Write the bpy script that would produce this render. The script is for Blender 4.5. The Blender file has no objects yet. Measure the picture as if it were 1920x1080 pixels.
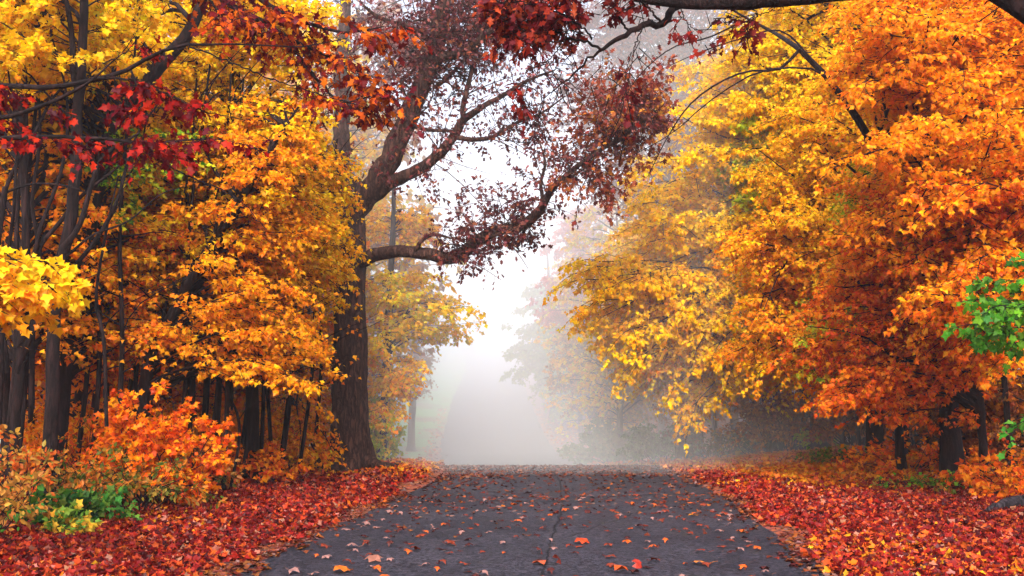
import bpy, math, random
import numpy as np
from mathutils import Vector
rng = np.random.default_rng(7)
random.seed(7)
SC = bpy.context.scene
HAZE_D, FOG_D, FOG_Y = .0008, .027, 26.5
SKY_S, SUN_S, EXPO, SUNAZ = .15, 1.5, 1.76, 186
COL = SC.collection
R = math.radians

# ------------------------------------------------------------------ camera
F = 2000.0
CAMZ = 1.7
PITCH = math.atan((761 - 540) / F)
cd = bpy.data.cameras.new('camera')
cam = bpy.data.objects.new('camera', cd)
COL.objects.link(cam)
cam.location = (0, 0, CAMZ)
cam.rotation_euler = (R(90) + PITCH, 0, 0)
cd.lens = 36 * F / 1920
cd.clip_start = 0.1
cd.clip_end = 3000
SC.camera = cam
COSP, SINP = math.cos(PITCH), math.sin(PITCH)


def P(px, py, d):
    """photo pixel (1920 px wide) and distance along the road -> point"""
    x = (px - 960) / F
    y = (540 - py) / F
    dy, dz = COSP - y * SINP, SINP + y * COSP
    t = d / dy
    return np.array([x * t, d, CAMZ + dz * t])


def PL(pts, d=None):
    return np.array([P(p[0], p[1], p[2] if len(p) > 2 else d) for p in pts])


def project(Q):
    q = Q - np.array([0, 0, CAMZ])
    w = q[:, 1] * COSP + q[:, 2] * SINP
    u = -q[:, 1] * SINP + q[:, 2] * COSP
    w = np.where(w > 0.3, w, 0.3)
    return 960 + F * q[:, 0] / w, 540 - F * u / w, w


def in_view(Q, mx=300, my=160):
    x, y, w = project(Q)
    return (x > -mx) & (x < 1920 + mx) & (y > -my) & (y < 1080 + my) & (Q[:, 1] > 2)


# ------------------------------------------------------------------ ground shape
_yy = np.linspace(-60, 420, 961)
_z = np.interp(_yy, [-60, 26, 31, 36, 42, 49, 58, 68, 86, 120, 200, 260, 420],
               [0, 0, -.03, -.28, -.68, -.95, -.75, .15, 2.2, 5.3, 12.8, 17.5, 22])
_k = np.exp(-np.linspace(-2, 2, 9) ** 2)
_z = np.convolve(np.pad(_z, 4, 'edge'), _k / _k.sum(), 'valid')
_xc = np.interp(_yy, [-60, 0, 10.7, 14.2, 18, 24.5, 31, 40, 49, 62, 86, 120, 200, 420],
                [-3, -.6, .14, .43, .78, 1.12, 1.12, .6, -.1, -1.0, -1.7, -2.2, -5.5, -20])
_xc = np.convolve(np.pad(_xc, 4, 'edge'), _k / _k.sum(), 'valid')
HALF = 3.1


def road_z(y):
    return np.interp(y, _yy, _z)


def road_x(y):
    return np.interp(y, _yy, _xc)


def sm(t):
    t = np.clip(t, 0, 1)
    return t * t * (3 - 2 * t)


def wob(x, y, s=1.0, ph=0.0):
    return (np.sin(x * 1.3 * s + y * .7 * s + ph) + np.sin(x * .6 * s - y * 1.1 * s + 2 + ph)
            + .6 * np.sin(x * 2.9 * s + 1.7 * y * s + ph * 2) + .4 * np.sin(5.1 * x * s - 3.3 * y * s + ph)) / 3.0


def ground_z(x, y):
    x = np.asarray(x, float)
    y = np.asarray(y, float)
    dx = x - road_x(y)
    a = np.abs(dx) - HALF
    z = road_z(y)
    right = dx > 0
    z = z + np.where(right, .62 * sm(a / 7) * sm((y - 17) / 14), .12 * sm(a / 5))
    z = z + np.where(~right, .16 * np.exp(-((a - .9) / .9) ** 2) * np.exp(-((y - 28) / 5) ** 2), 0)
    z = z + sm(a / 1.0) * (.03 + .045 * wob(x, y, .9)) + sm(a / 25) * .5 * wob(x, y, .12)
    z = z - .035 * sm((.05 - a) / .3)
    return z


def gz(x, y):
    return float(ground_z(x, y))


# ------------------------------------------------------------------ materials
def mat(name):
    m = bpy.data.materials.new(name)
    m.use_nodes = True
    m.node_tree.nodes.clear()
    return m, m.node_tree.nodes, m.node_tree.links


def N(ns, t, **kw):
    n = ns.new(t)
    for k, v in kw.items():
        if k in n.inputs:
            n.inputs[k].default_value = v
        else:
            setattr(n, k, v)
    return n


def leaf_mat(name, trans=.45, gloss=.06, rough=.45):
    m, ns, ln = mat(name)
    at = N(ns, 'ShaderNodeAttribute', attribute_name='tint')
    tc = N(ns, 'ShaderNodeTexCoord')
    nz = N(ns, 'ShaderNodeTexNoise', Scale=34.0, Detail=2.0)
    ln.new(tc.outputs['Object'], nz.inputs['Vector'])
    mr = N(ns, 'ShaderNodeMapRange')
    mr.inputs['To Min'].default_value = .72
    mr.inputs['To Max'].default_value = 1.2
    ln.new(nz.outputs['Fac'], mr.inputs['Value'])
    mu = N(ns, 'ShaderNodeVectorMath', operation='SCALE')
    ln.new(at.outputs['Color'], mu.inputs[0])
    ln.new(mr.outputs[0], mu.inputs['Scale'])
    d = N(ns, 'ShaderNodeBsdfDiffuse')
    t = N(ns, 'ShaderNodeBsdfTranslucent')
    ln.new(mu.outputs[0], d.inputs['Color'])
    ln.new(mu.outputs[0], t.inputs['Color'])
    mx = N(ns, 'ShaderNodeMixShader', Fac=trans)
    ln.new(d.outputs[0], mx.inputs[1])
    ln.new(t.outputs[0], mx.inputs[2])
    out = N(ns, 'ShaderNodeOutputMaterial')
    g = N(ns, 'ShaderNodeBsdfGlossy', Roughness=rough)
    g.inputs['Color'].default_value = (1, 1, 1, 1)
    mg = N(ns, 'ShaderNodeMixShader', Fac=gloss)
    ln.new(mx.outputs[0], mg.inputs[1])
    ln.new(g.outputs[0], mg.inputs[2])
    ln.new(mg.outputs[0], out.inputs['Surface'])
    return m


def bark_mat(name, c1, c2, scale=9.0, bump=.5):
    m, ns, ln = mat(name)
    tc = N(ns, 'ShaderNodeTexCoord')
    mp = N(ns, 'ShaderNodeMapping')
    mp.inputs['Scale'].default_value = (1, 1, .22)
    ln.new(tc.outputs['Object'], mp.inputs['Vector'])
    vo = N(ns, 'ShaderNodeTexVoronoi', feature='DISTANCE_TO_EDGE', Scale=scale)
    nz = N(ns, 'ShaderNodeTexNoise', Scale=scale * 1.7, Detail=6.0, Roughness=.65)
    ln.new(mp.outputs[0], nz.inputs['Vector'])
    va = N(ns, 'ShaderNodeMixRGB', blend_type='ADD', Fac=.25)
    ln.new(mp.outputs[0], va.inputs[1])
    ln.new(nz.outputs['Color'], va.inputs[2])
    ln.new(va.outputs[0], vo.inputs['Vector'])
    mt = N(ns, 'ShaderNodeMath', operation='MULTIPLY')
    ln.new(vo.outputs['Distance'], mt.inputs[0])
    mt.inputs[1].default_value = 3.0
    ad = N(ns, 'ShaderNodeMath', operation='ADD', use_clamp=True)
    ln.new(mt.outputs[0], ad.inputs[0])
    n2 = N(ns, 'ShaderNodeMath', operation='MULTIPLY_ADD')
    ln.new(nz.outputs['Fac'], n2.inputs[0])
    n2.inputs[1].default_value = 1.1
    n2.inputs[2].default_value = -.45
    ln.new(n2.outputs[0], ad.inputs[1])
    big = N(ns, 'ShaderNodeTexNoise', Scale=1.3, Detail=3.0)
    ln.new(tc.outputs['Object'], big.inputs['Vector'])
    cr = N(ns, 'ShaderNodeMixRGB')
    cr.inputs[1].default_value = (*c1, 1)
    cr.inputs[2].default_value = (*c2, 1)
    ln.new(ad.outputs[0], cr.inputs[0])
    c3 = N(ns, 'ShaderNodeMixRGB', blend_type='MULTIPLY', Fac=.6)
    ln.new(cr.outputs[0], c3.inputs[1])
    ln.new(big.outputs['Fac'], c3.inputs[2])
    b = N(ns, 'ShaderNodeBsdfPrincipled', Roughness=.9)
    b.inputs['Specular IOR Level'].default_value = .15
    ln.new(c3.outputs[0], b.inputs['Base Color'])
    bp = N(ns, 'ShaderNodeBump', Strength=bump, Distance=.09)
    ln.new(ad.outputs[0], bp.inputs['Height'])
    ln.new(bp.outputs[0], b.inputs['Normal'])
    out = N(ns, 'ShaderNodeOutputMaterial')
    ln.new(b.outputs[0], out.inputs['Surface'])
    return m


M_LEAF = leaf_mat('leaf', .5, .006)
M_OAKLEAF = leaf_mat('oak_leaf', .35, .004)
M_LITTER = leaf_mat('fallen_leaf', .1, .008, .45)
M_BARK = bark_mat('bark', (.003, .002, .0025), (.028, .013, .013))
M_OAKBARK = bark_mat('oak_bark', (.02, .010, .009), (.12, .058, .046), 8.0, .7)
M_GREY = bark_mat('grey_bark', (.012, .009, .012), (.07, .055, .065), 8.0)

# ground: leaf mould close to the road, grass further up on the oak's side
M_GROUND, ns, ln = mat('ground')
geo = N(ns, 'ShaderNodeNewGeometry')
sx = N(ns, 'ShaderNodeSeparateXYZ')
ln.new(geo.outputs['Position'], sx.inputs[0])
v1 = N(ns, 'ShaderNodeTexVoronoi', Scale=9.0, Randomness=1.0)
ln.new(geo.outputs['Position'], v1.inputs['Vector'])
ramp = N(ns, 'ShaderNodeValToRGB')
e = ramp.color_ramp.elements
cols = [(.03, .006, .005), (.11, .014, .006), (.2, .025, .008), (.3, .06, .008), (.07, .015, .012), (.36, .10, .008)]
e[0].position, e[0].color = 0, (*cols[0], 1)
e[1].position, e[1].color = 1, (*cols[-1], 1)
for i in range(1, 5):
    el = e.new(i / 5)
    el.color = (*cols[i], 1)
sc_ = N(ns, 'ShaderNodeSeparateColor')
ln.new(v1.outputs['Color'], sc_.inputs[0])
ln.new(sc_.outputs[0], ramp.inputs[0])
nz = N(ns, 'ShaderNodeTexNoise', Scale=.35, Detail=4.0)
ln.new(geo.outputs['Position'], nz.inputs['Vector'])
nz2 = N(ns, 'ShaderNodeTexNoise', Scale=14.0, Detail=5.0)
ln.new(geo.outputs['Position'], nz2.inputs['Vector'])
grass = N(ns, 'ShaderNodeMixRGB')
grass.inputs[1].default_value = (.07, .22, .04, 1)
grass.inputs[2].default_value = (.20, .42, .09, 1)
ln.new(nz2.outputs['Fac'], grass.inputs[0])
# grass amount: beyond y = 46 on the oak's side of the road
gy = N(ns, 'ShaderNodeMapRange')
gy.inputs['From Min'].default_value = 40
gy.inputs['From Max'].default_value = 48
ln.new(sx.outputs['Y'], gy.inputs['Value'])
gx = N(ns, 'ShaderNodeMapRange')
gx.inputs['From Min'].default_value = -3.9
gx.inputs['From Max'].default_value = -4.9
ln.new(sx.outputs['X'], gx.inputs['Value'])
gm = N(ns, 'ShaderNodeMath', operation='MULTIPLY')
ln.new(gy.outputs[0], gm.inputs[0])
ln.new(gx.outputs[0], gm.inputs[1])
gn = N(ns, 'ShaderNodeMapRange')
gn.inputs['From Min'].default_value = .3
gn.inputs['From Max'].default_value = .5
ln.new(nz.outputs['Fac'], gn.inputs['Value'])
gm2 = N(ns, 'ShaderNodeMath', operation='MULTIPLY')
ln.new(gm.outputs[0], gm2.inputs[0])
ln.new(gn.outputs[0], gm2.inputs[1])
mixg = N(ns, 'ShaderNodeMixRGB')
ln.new(gm2.outputs[0], mixg.inputs[0])
ln.new(ramp.outputs[0], mixg.inputs[1])
ln.new(grass.outputs[0], mixg.inputs[2])
b = N(ns, 'ShaderNodeBsdfPrincipled', Roughness=.8)
ln.new(mixg.outputs[0], b.inputs['Base Color'])
bp = N(ns, 'ShaderNodeBump', Strength=.9, Distance=.05)
ln.new(v1.outputs['Distance'], bp.inputs['Height'])
ln.new(bp.outputs[0], b.inputs['Normal'])
out = N(ns, 'ShaderNodeOutputMaterial')
ln.new(b.outputs[0], out.inputs['Surface'])

# asphalt
M_ROAD, ns, ln = mat('asphalt')
geo = N(ns, 'ShaderNodeNewGeometry')
uv = N(ns, 'ShaderNodeUVMap', uv_map='along')
sx = N(ns, 'ShaderNodeSeparateXYZ')
ln.new(uv.outputs[0], sx.inputs[0])
agg = N(ns, 'ShaderNodeTexVoronoi', Scale=34.0)
ln.new(geo.outputs['Position'], agg.inputs['Vector'])
sca = N(ns, 'ShaderNodeSeparateColor')
ln.new(agg.outputs['Color'], sca.inputs[0])
nf = N(ns, 'ShaderNodeTexNoise', Scale=26.0, Detail=6.0, Roughness=.8)
ln.new(geo.outputs['Position'], nf.inputs['Vector'])
nb = N(ns, 'ShaderNodeTexNoise', Scale=.55, Detail=6.0, Roughness=.6)
ln.new(geo.outputs['Position'], nb.inputs['Vector'])
rr = N(ns, 'ShaderNodeValToRGB')
rr.color_ramp.elements[0].position = .3
rr.color_ramp.elements[0].color = (.002, .002, .004, 1)
rr.color_ramp.elements[1].position = .85
rr.color_ramp.elements[1].color = (.050, .044, .058, 1)
av = N(ns, 'ShaderNodeMath', operation='MULTIPLY_ADD')
ln.new(sca.outputs[0], av.inputs[0])
av.inputs[1].default_value = .55
av2 = N(ns, 'ShaderNodeMath', operation='MULTIPLY')
ln.new(nf.outputs['Fac'], av2.inputs[0])
av2.inputs[1].default_value = .55
ln.new(av2.outputs[0], av.inputs[2])
ln.new(av.outputs[0], rr.inputs[0])
# large mottling, a little mossy
rb = N(ns, 'ShaderNodeValToRGB')
rb.color_ramp.elements[0].position = .35
rb.color_ramp.elements[0].color = (.62, .62, .66, 1)
rb.color_ramp.elements[1].position = .68
rb.color_ramp.elements[1].color = (1.25, 1.22, 1.2, 1)
ln.new(nb.outputs['Fac'], rb.inputs[0])
nmid = N(ns, 'ShaderNodeTexNoise', Scale=9.0, Detail=9.0, Roughness=.85)
ln.new(geo.outputs['Position'], nmid.inputs['Vector'])
rmid = N(ns, 'ShaderNodeMapRange')
rmid.inputs['From Min'].default_value = .35
rmid.inputs['From Max'].default_value = .65
rmid.inputs['To Min'].default_value = .45
rmid.inputs['To Max'].default_value = 1.7
ln.new(nmid.outputs['Fac'], rmid.inputs['Value'])
m0 = N(ns, 'ShaderNodeVectorMath', operation='SCALE')
ln.new(rr.outputs[0], m0.inputs[0])
ln.new(rmid.outputs[0], m0.inputs['Scale'])
m1 = N(ns, 'ShaderNodeMixRGB', blend_type='MULTIPLY', Fac=1.0)
ln.new(m0.outputs[0], m1.inputs[1])
ln.new(rb.outputs[0], m1.inputs[2])
nm = N(ns, 'ShaderNodeTexNoise', Scale=1.1, Detail=7.0, Roughness=.7)
mpm = N(ns, 'ShaderNodeMapping')
mpm.inputs['Location'].default_value = (7, 3, 0)
ln.new(geo.outputs['Position'], mpm.inputs[0])
ln.new(mpm.outputs[0], nm.inputs['Vector'])
mm = N(ns, 'ShaderNodeMapRange')
mm.inputs['From Min'].default_value = .60
mm.inputs['From Max'].default_value = .76
mm.inputs['To Max'].default_value = .6
ln.new(nm.outputs['Fac'], mm.inputs['Value'])
m2 = N(ns, 'ShaderNodeMixRGB')
m2.inputs[2].default_value = (.035, .038, .016, 1)
ln.new(mm.outputs[0], m2.inputs[0])
ln.new(m1.outputs[0], m2.inputs[1])


def crack(fx, fy, off, width, wamp, wscale, ylo, yhi, xlo=-9, xhi=9):
    """dark irregular line where fx*u + fy*v = off (u across, v along)"""
    c = N(ns, 'ShaderNodeMath', operation='MULTIPLY')
    ln.new(sx.outputs['X'], c.inputs[0]); c.inputs[1].default_value = fx
    c2 = N(ns, 'ShaderNodeMath', operation='MULTIPLY_ADD')
    ln.new(sx.outputs['Y'], c2.inputs[0]); c2.inputs[1].default_value = fy
    ln.new(c.outputs[0], c2.inputs[2])
    wn = N(ns, 'ShaderNodeTexNoise', Scale=wscale, Detail=5.0, Roughness=.65)
    ln.new(uv.outputs[0], wn.inputs['Vector'])
    w = N(ns, 'ShaderNodeMath', operation='MULTIPLY_ADD')
    ln.new(wn.outputs['Fac'], w.inputs[0]); w.inputs[1].default_value = wamp; w.inputs[2].default_value = -wamp / 2 - off
    s = N(ns, 'ShaderNodeMath', operation='ADD')
    ln.new(c2.outputs[0], s.inputs[0]); ln.new(w.outputs[0], s.inputs[1])
    a = N(ns, 'ShaderNodeMath', operation='ABSOLUTE')
    ln.new(s.outputs[0], a.inputs[0])
    r = N(ns, 'ShaderNodeMapRange')
    r.inputs['From Min'].default_value = width
    r.inputs['From Max'].default_value = width * .3
    ln.new(a.outputs[0], r.inputs['Value'])
    res = r.outputs[0]
    for sock, lo, hi in (('Y', ylo, yhi), ('X', xlo, xhi)):
        for op, v in (('GREATER_THAN', lo), ('LESS_THAN', hi)):
            g = N(ns, 'ShaderNodeMath', operation=op)
            ln.new(sx.outputs[sock], g.inputs[0]); g.inputs[1].default_value = v
            mlt = N(ns, 'ShaderNodeMath', operation='MULTIPLY')
            ln.new(res, mlt.inputs[0]); ln.new(g.outputs[0], mlt.inputs[1])
            res = mlt.outputs[0]
    return res


cracks = [crack(1, .012, .27, .016, .16, 1.6, 5, 60), crack(.0, 1, 19.35, .13, .5, .9, 10, 30, -3, .6),
          crack(-.35, 1, 20.1, .13, .4, .8, 10, 30, .2, 3.2), crack(1, -.3, -3.9, .018, .5, .9, 14, 19.5),
          crack(1, 0.02, 1.9, .014, .6, .7, 24, 60)]
tot = cracks[0]
for c in cracks[1:]:
    mxx = N(ns, 'ShaderNodeMath', operation='MAXIMUM')
    ln.new(tot, mxx.inputs[0]); ln.new(c, mxx.inputs[1])
    tot = mxx.outputs[0]
# one half of the road was resurfaced in a paler mix
half = N(ns, 'ShaderNodeMapRange')
half.inputs['From Min'].default_value = .0
half.inputs['From Max'].default_value = .5
half.inputs['To Min'].default_value = 1.0
half.inputs['To Max'].default_value = 1.12
ln.new(sx.outputs['X'], half.inputs['Value'])
m2b = N(ns, 'ShaderNodeVectorMath', operation='SCALE')
ln.new(m2.outputs[0], m2b.inputs[0]); ln.new(half.outputs[0], m2b.inputs['Scale'])
m3 = N(ns, 'ShaderNodeMixRGB')
m3.inputs[2].default_value = (.004, .004, .006, 1)
fm = N(ns, 'ShaderNodeMath', operation='MULTIPLY')
ln.new(tot, fm.inputs[0]); fm.inputs[1].default_value = .6
ln.new(fm.outputs[0], m3.inputs[0])
ln.new(m2b.outputs[0], m3.inputs[1])
b = N(ns, 'ShaderNodeBsdfPrincipled', Roughness=.55)
ln.new(m3.outputs[0], b.inputs['Base Color'])
b.inputs['Specular IOR Level'].default_value = .16
ro = N(ns, 'ShaderNodeMapRange')
ro.inputs['To Min'].default_value = .6
ro.inputs['To Max'].default_value = .8
ln.new(nb.outputs['Fac'], ro.inputs['Value'])
ln.new(ro.outputs[0], b.inputs['Roughness'])
hh = N(ns, 'ShaderNodeMath', operation='MULTIPLY_ADD')
ln.new(tot, hh.inputs[0]); hh.inputs[1].default_value = -2.0
ln.new(av.outputs[0], hh.inputs[2])
bp = N(ns, 'ShaderNodeBump', Strength=1.0, Distance=.02)
ln.new(hh.outputs[0], bp.inputs['Height'])
ln.new(bp.outputs[0], b.inputs['Normal'])
out = N(ns, 'ShaderNodeOutputMaterial')
ln.new(b.outputs[0], out.inputs['Surface'])


# ------------------------------------------------------------------ mesh helpers
class Bag:
    """collects polygons: verts, faces (tri / quad), material index, tint"""
    def __init__(s):
        s.v, s.f, s.mi, s.t, s.n, s.smooth = [], [], [], [], 0, []

    def add(s, V, Fc, mi, tint=None, smooth=False):
        V = np.asarray(V, np.float32).reshape(-1, 3)
        Fc = np.asarray(Fc, np.int32)
        if len(Fc) == 0:
            return
        s.v.append(V)
        s.f.append(Fc + s.n)
        s.n += len(V)
        s.mi.append(np.full(len(Fc), mi, np.int32))
        s.smooth.append(np.full(len(Fc), smooth, bool))
        if tint is None:
            tint = np.zeros((len(Fc), 3), np.float32)
        s.t.append(np.asarray(tint, np.float32))

    def build(s, name, mats, parent=None, loc=None):
        V = np.concatenate(s.v)
        if loc is not None:
            V = V - np.asarray(loc, np.float32)
        me = bpy.data.meshes.new(name)
        nf = sum(len(f) for f in s.f)
        nl = sum(f.size for f in s.f)
        me.vertices.add(len(V)); me.loops.add(nl); me.polygons.add(nf)
        me.vertices.foreach_set('co', V.astype(np.float32).ravel())
        me.loops.foreach_set('vertex_index', np.concatenate([f.ravel() for f in s.f]))
        tot = np.concatenate([np.full(len(f), f.shape[1], np.int32) for f in s.f])
        st = np.concatenate([[0], np.cumsum(tot)[:-1]]).astype(np.int32)
        me.polygons.foreach_set('loop_start', st)
        me.polygons.foreach_set('loop_total', tot)
        me.polygons.foreach_set('material_index', np.concatenate(s.mi))
        me.polygons.foreach_set('use_smooth', np.concatenate(s.smooth))
        T = np.concatenate(s.t)
        if T.any():
            a = me.attributes.new('tint', 'FLOAT_COLOR', 'FACE') if False else me.attributes.new('tint', 'FLOAT_VECTOR', 'FACE')
            a.data.foreach_set('vector', T.ravel())
        for m in mats:
            me.materials.append(m)
        me.update(calc_edges=True)
        o = bpy.data.objects.new(name, me)
        COL.objects.link(o)
        if parent is not None:
            o.parent = parent
        elif loc is not None:
            o.location = [float(q) for q in loc]
        return o


def unit(v):
    return v / np.maximum(np.linalg.norm(v, axis=-1, keepdims=True), 1e-9)


def tubes(bag, PT, RD, sides=5, mi=0, flare=None, rough=0.0):
    """PT [N,K,3], RD [N,K]"""
    PT = np.asarray(PT, float); RD = np.asarray(RD, float)
    if PT.ndim == 2:
        PT, RD = PT[None], RD[None]
    n, K, _ = PT.shape
    if n == 0:
        return
    T = np.gradient(PT, axis=1) if K > 2 else np.repeat((PT[:, 1:] - PT[:, :1]), 2, axis=1)
    T = unit(T)
    D = unit(PT[:, -1] - PT[:, 0])
    ref = np.where(np.abs(D[:, 2:3]) > .75, np.array([[1., 0, 0]]), np.array([[0, 0, 1.]]))[:, None, :]
    U = unit(np.cross(T, np.broadcast_to(ref, T.shape)))
    W = np.cross(U, T)
    an = np.arange(sides) / sides * 2 * np.pi
    rad = np.broadcast_to(RD[:, :, None], (n, K, sides)).copy()
    if flare is not None:
        rad *= flare(PT, an)
    if rough:
        ph = rng.uniform(0, 6.28, (n, 1, 1))
        kk = np.arange(K)[None, :, None]
        rad *= 1 + rough * (np.sin(an[None, None] * 3 + kk * .9 + ph) * .5 + np.sin(an[None, None] * 2 - kk * 1.7 + ph * 2) * .5)
    V = PT[:, :, None] + rad[..., None] * (U[:, :, None] * np.cos(an)[None, None, :, None] + W[:, :, None] * np.sin(an)[None, None, :, None])
    k, s_ = np.meshgrid(np.arange(K - 1), np.arange(sides), indexing='ij')
    a = k * sides + s_
    b = k * sides + (s_ + 1) % sides
    q = np.stack([a, b, b + sides, a + sides], -1).reshape(-1, 4)
    Fq = (q[None] + (np.arange(n) * K * sides)[:, None, None]).reshape(-1, 4)
    bag.add(V, Fq, mi, smooth=True)


def spline(pts, n):
    """Catmull-Rom through pts [k, m] -> [n, m]"""
    p = np.asarray(pts, float)
    if len(p) == 2:
        t = np.linspace(0, 1, n)[:, None]
        return p[0] * (1 - t) + p[1] * t
    q = np.vstack([2 * p[0] - p[1], p, 2 * p[-1] - p[-2]])
    seg = np.linalg.norm(np.diff(p[:, :3], axis=0), axis=1)
    cu = np.concatenate([[0], np.cumsum(seg)])
    u = np.interp(np.linspace(0, cu[-1], n), cu, np.arange(len(p)))
    i = np.minimum(u.astype(int), len(p) - 2)
    t = (u - i)[:, None]
    a, b, c, d = q[i], q[i + 1], q[i + 2], q[i + 3]
    return .5 * (2 * b + (c - a) * t + (2 * a - 5 * b + 4 * c - d) * t ** 2 + (3 * b - a - 3 * c + d) * t ** 3)


# leaf templates: verts (x across, y along, z up), tris
def _mk(pts, tris, fold=.22, curl=.25):
    v = np.array([(x, y, abs(x) * fold - curl * y * y) for x, y in pts], float)
    return v, np.array(tris)


MAPLE = _mk([(0, 0), (.34, -.02), (.33, .22), (.55, .5), (.25, .58), (0, 1), (-.25, .58), (-.55, .5), (-.33, .22), (-.34, -.02)],
            [(0, 1, 2), (2, 3, 4), (6, 7, 8), (8, 9, 0), (0, 2, 4), (0, 4, 6), (0, 6, 8), (4, 5, 6)])
OAK = _mk([(0, 0), (.14, .22), (.34, .34), (.15, .48), (.33, .66), (.12, .76), (0, 1), (-.12, .76), (-.33, .66), (-.15, .48), (-.34, .34), (-.14, .22)],
          [(0, 1, 11), (1, 2, 3), (3, 4, 5), (5, 6, 7), (7, 8, 9), (9, 10, 11), (1, 3, 9), (1, 9, 11), (3, 5, 7), (3, 7, 9)], .15, .3)
STAR = _mk([(0, 0), (.48, .36), (.24, .56), (0, 1), (-.24, .56), (-.48, .36)], [(0, 1, 2), (2, 3, 4), (4, 5, 0), (0, 2, 4)])
OVAL = _mk([(0, 0), (.26, .25), (.24, .6), (0, 1), (-.24, .6), (-.26, .25)], [(0, 1, 2), (0, 2, 3), (0, 3, 4), (0, 4, 5)], .15, .12)
KITE = _mk([(0, 0), (.42, .45), (0, 1), (-.42, .45)], [(0, 1, 2), (0, 2, 3)], .25, .2)


def leaves(bag, pos, fwd, nrm, size, tint, tpl, mi=1):
    n = len(pos)
    if n == 0:
        return
    f = unit(fwd)
    s = unit(np.cross(f, nrm))
    nn = np.cross(s, f)
    v, t = tpl
    cur = rng.uniform(.3, 1.9, (n, 1, 1))
    X = v[None, :, 0:1] * s[:, None] + v[None, :, 1:2] * f[:, None] + v[None, :, 2:3] * cur * nn[:, None]
    V = pos[:, None] + X * size[:, None, None]
    Fc = (t[None] + (np.arange(n) * len(v))[:, None, None]).reshape(-1, 3)
    bag.add(V, Fc, mi, np.repeat(tint, len(t), axis=0))


def palette(n, cols, w=None, jit=.16, pos=None, patch=1.0):
    cols = np.array(cols, float)
    w = np.ones(len(cols)) if w is None else np.array(w, float)
    cum = np.cumsum(w / w.sum())
    u = rng.random(n)
    if pos is not None:      # sprays of one colour: neighbouring leaves turn together
        k = (wob(pos[:, 0] * 2.1 * patch + pos[:, 2], pos[:, 2] * 2.4 * patch + pos[:, 1], 1.0) + 1) / 2
        u = np.clip(.5 * u + .5 * k + rng.normal(0, .08, n), 0, .9999)
    i = np.searchsorted(cum, u)
    c = cols[np.clip(i, 0, len(cols) - 1)]
    c = c * rng.uniform(1 - jit * 1.6, 1 + jit * .8, (n, 1))
    c = c * rng.uniform(1 - jit, 1 + jit, (n, 3))
    return np.clip(c, 0.002, .93)


def frames_side(T):
    up = np.array([0, 0, 1.])
    s = np.cross(T, up)
    bad = np.linalg.norm(s, axis=-1) < .15
    s[bad] = np.cross(T[bad], np.array([0, 1., 0]))
    s = unit(s)
    return s, np.cross(s, T)


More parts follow.
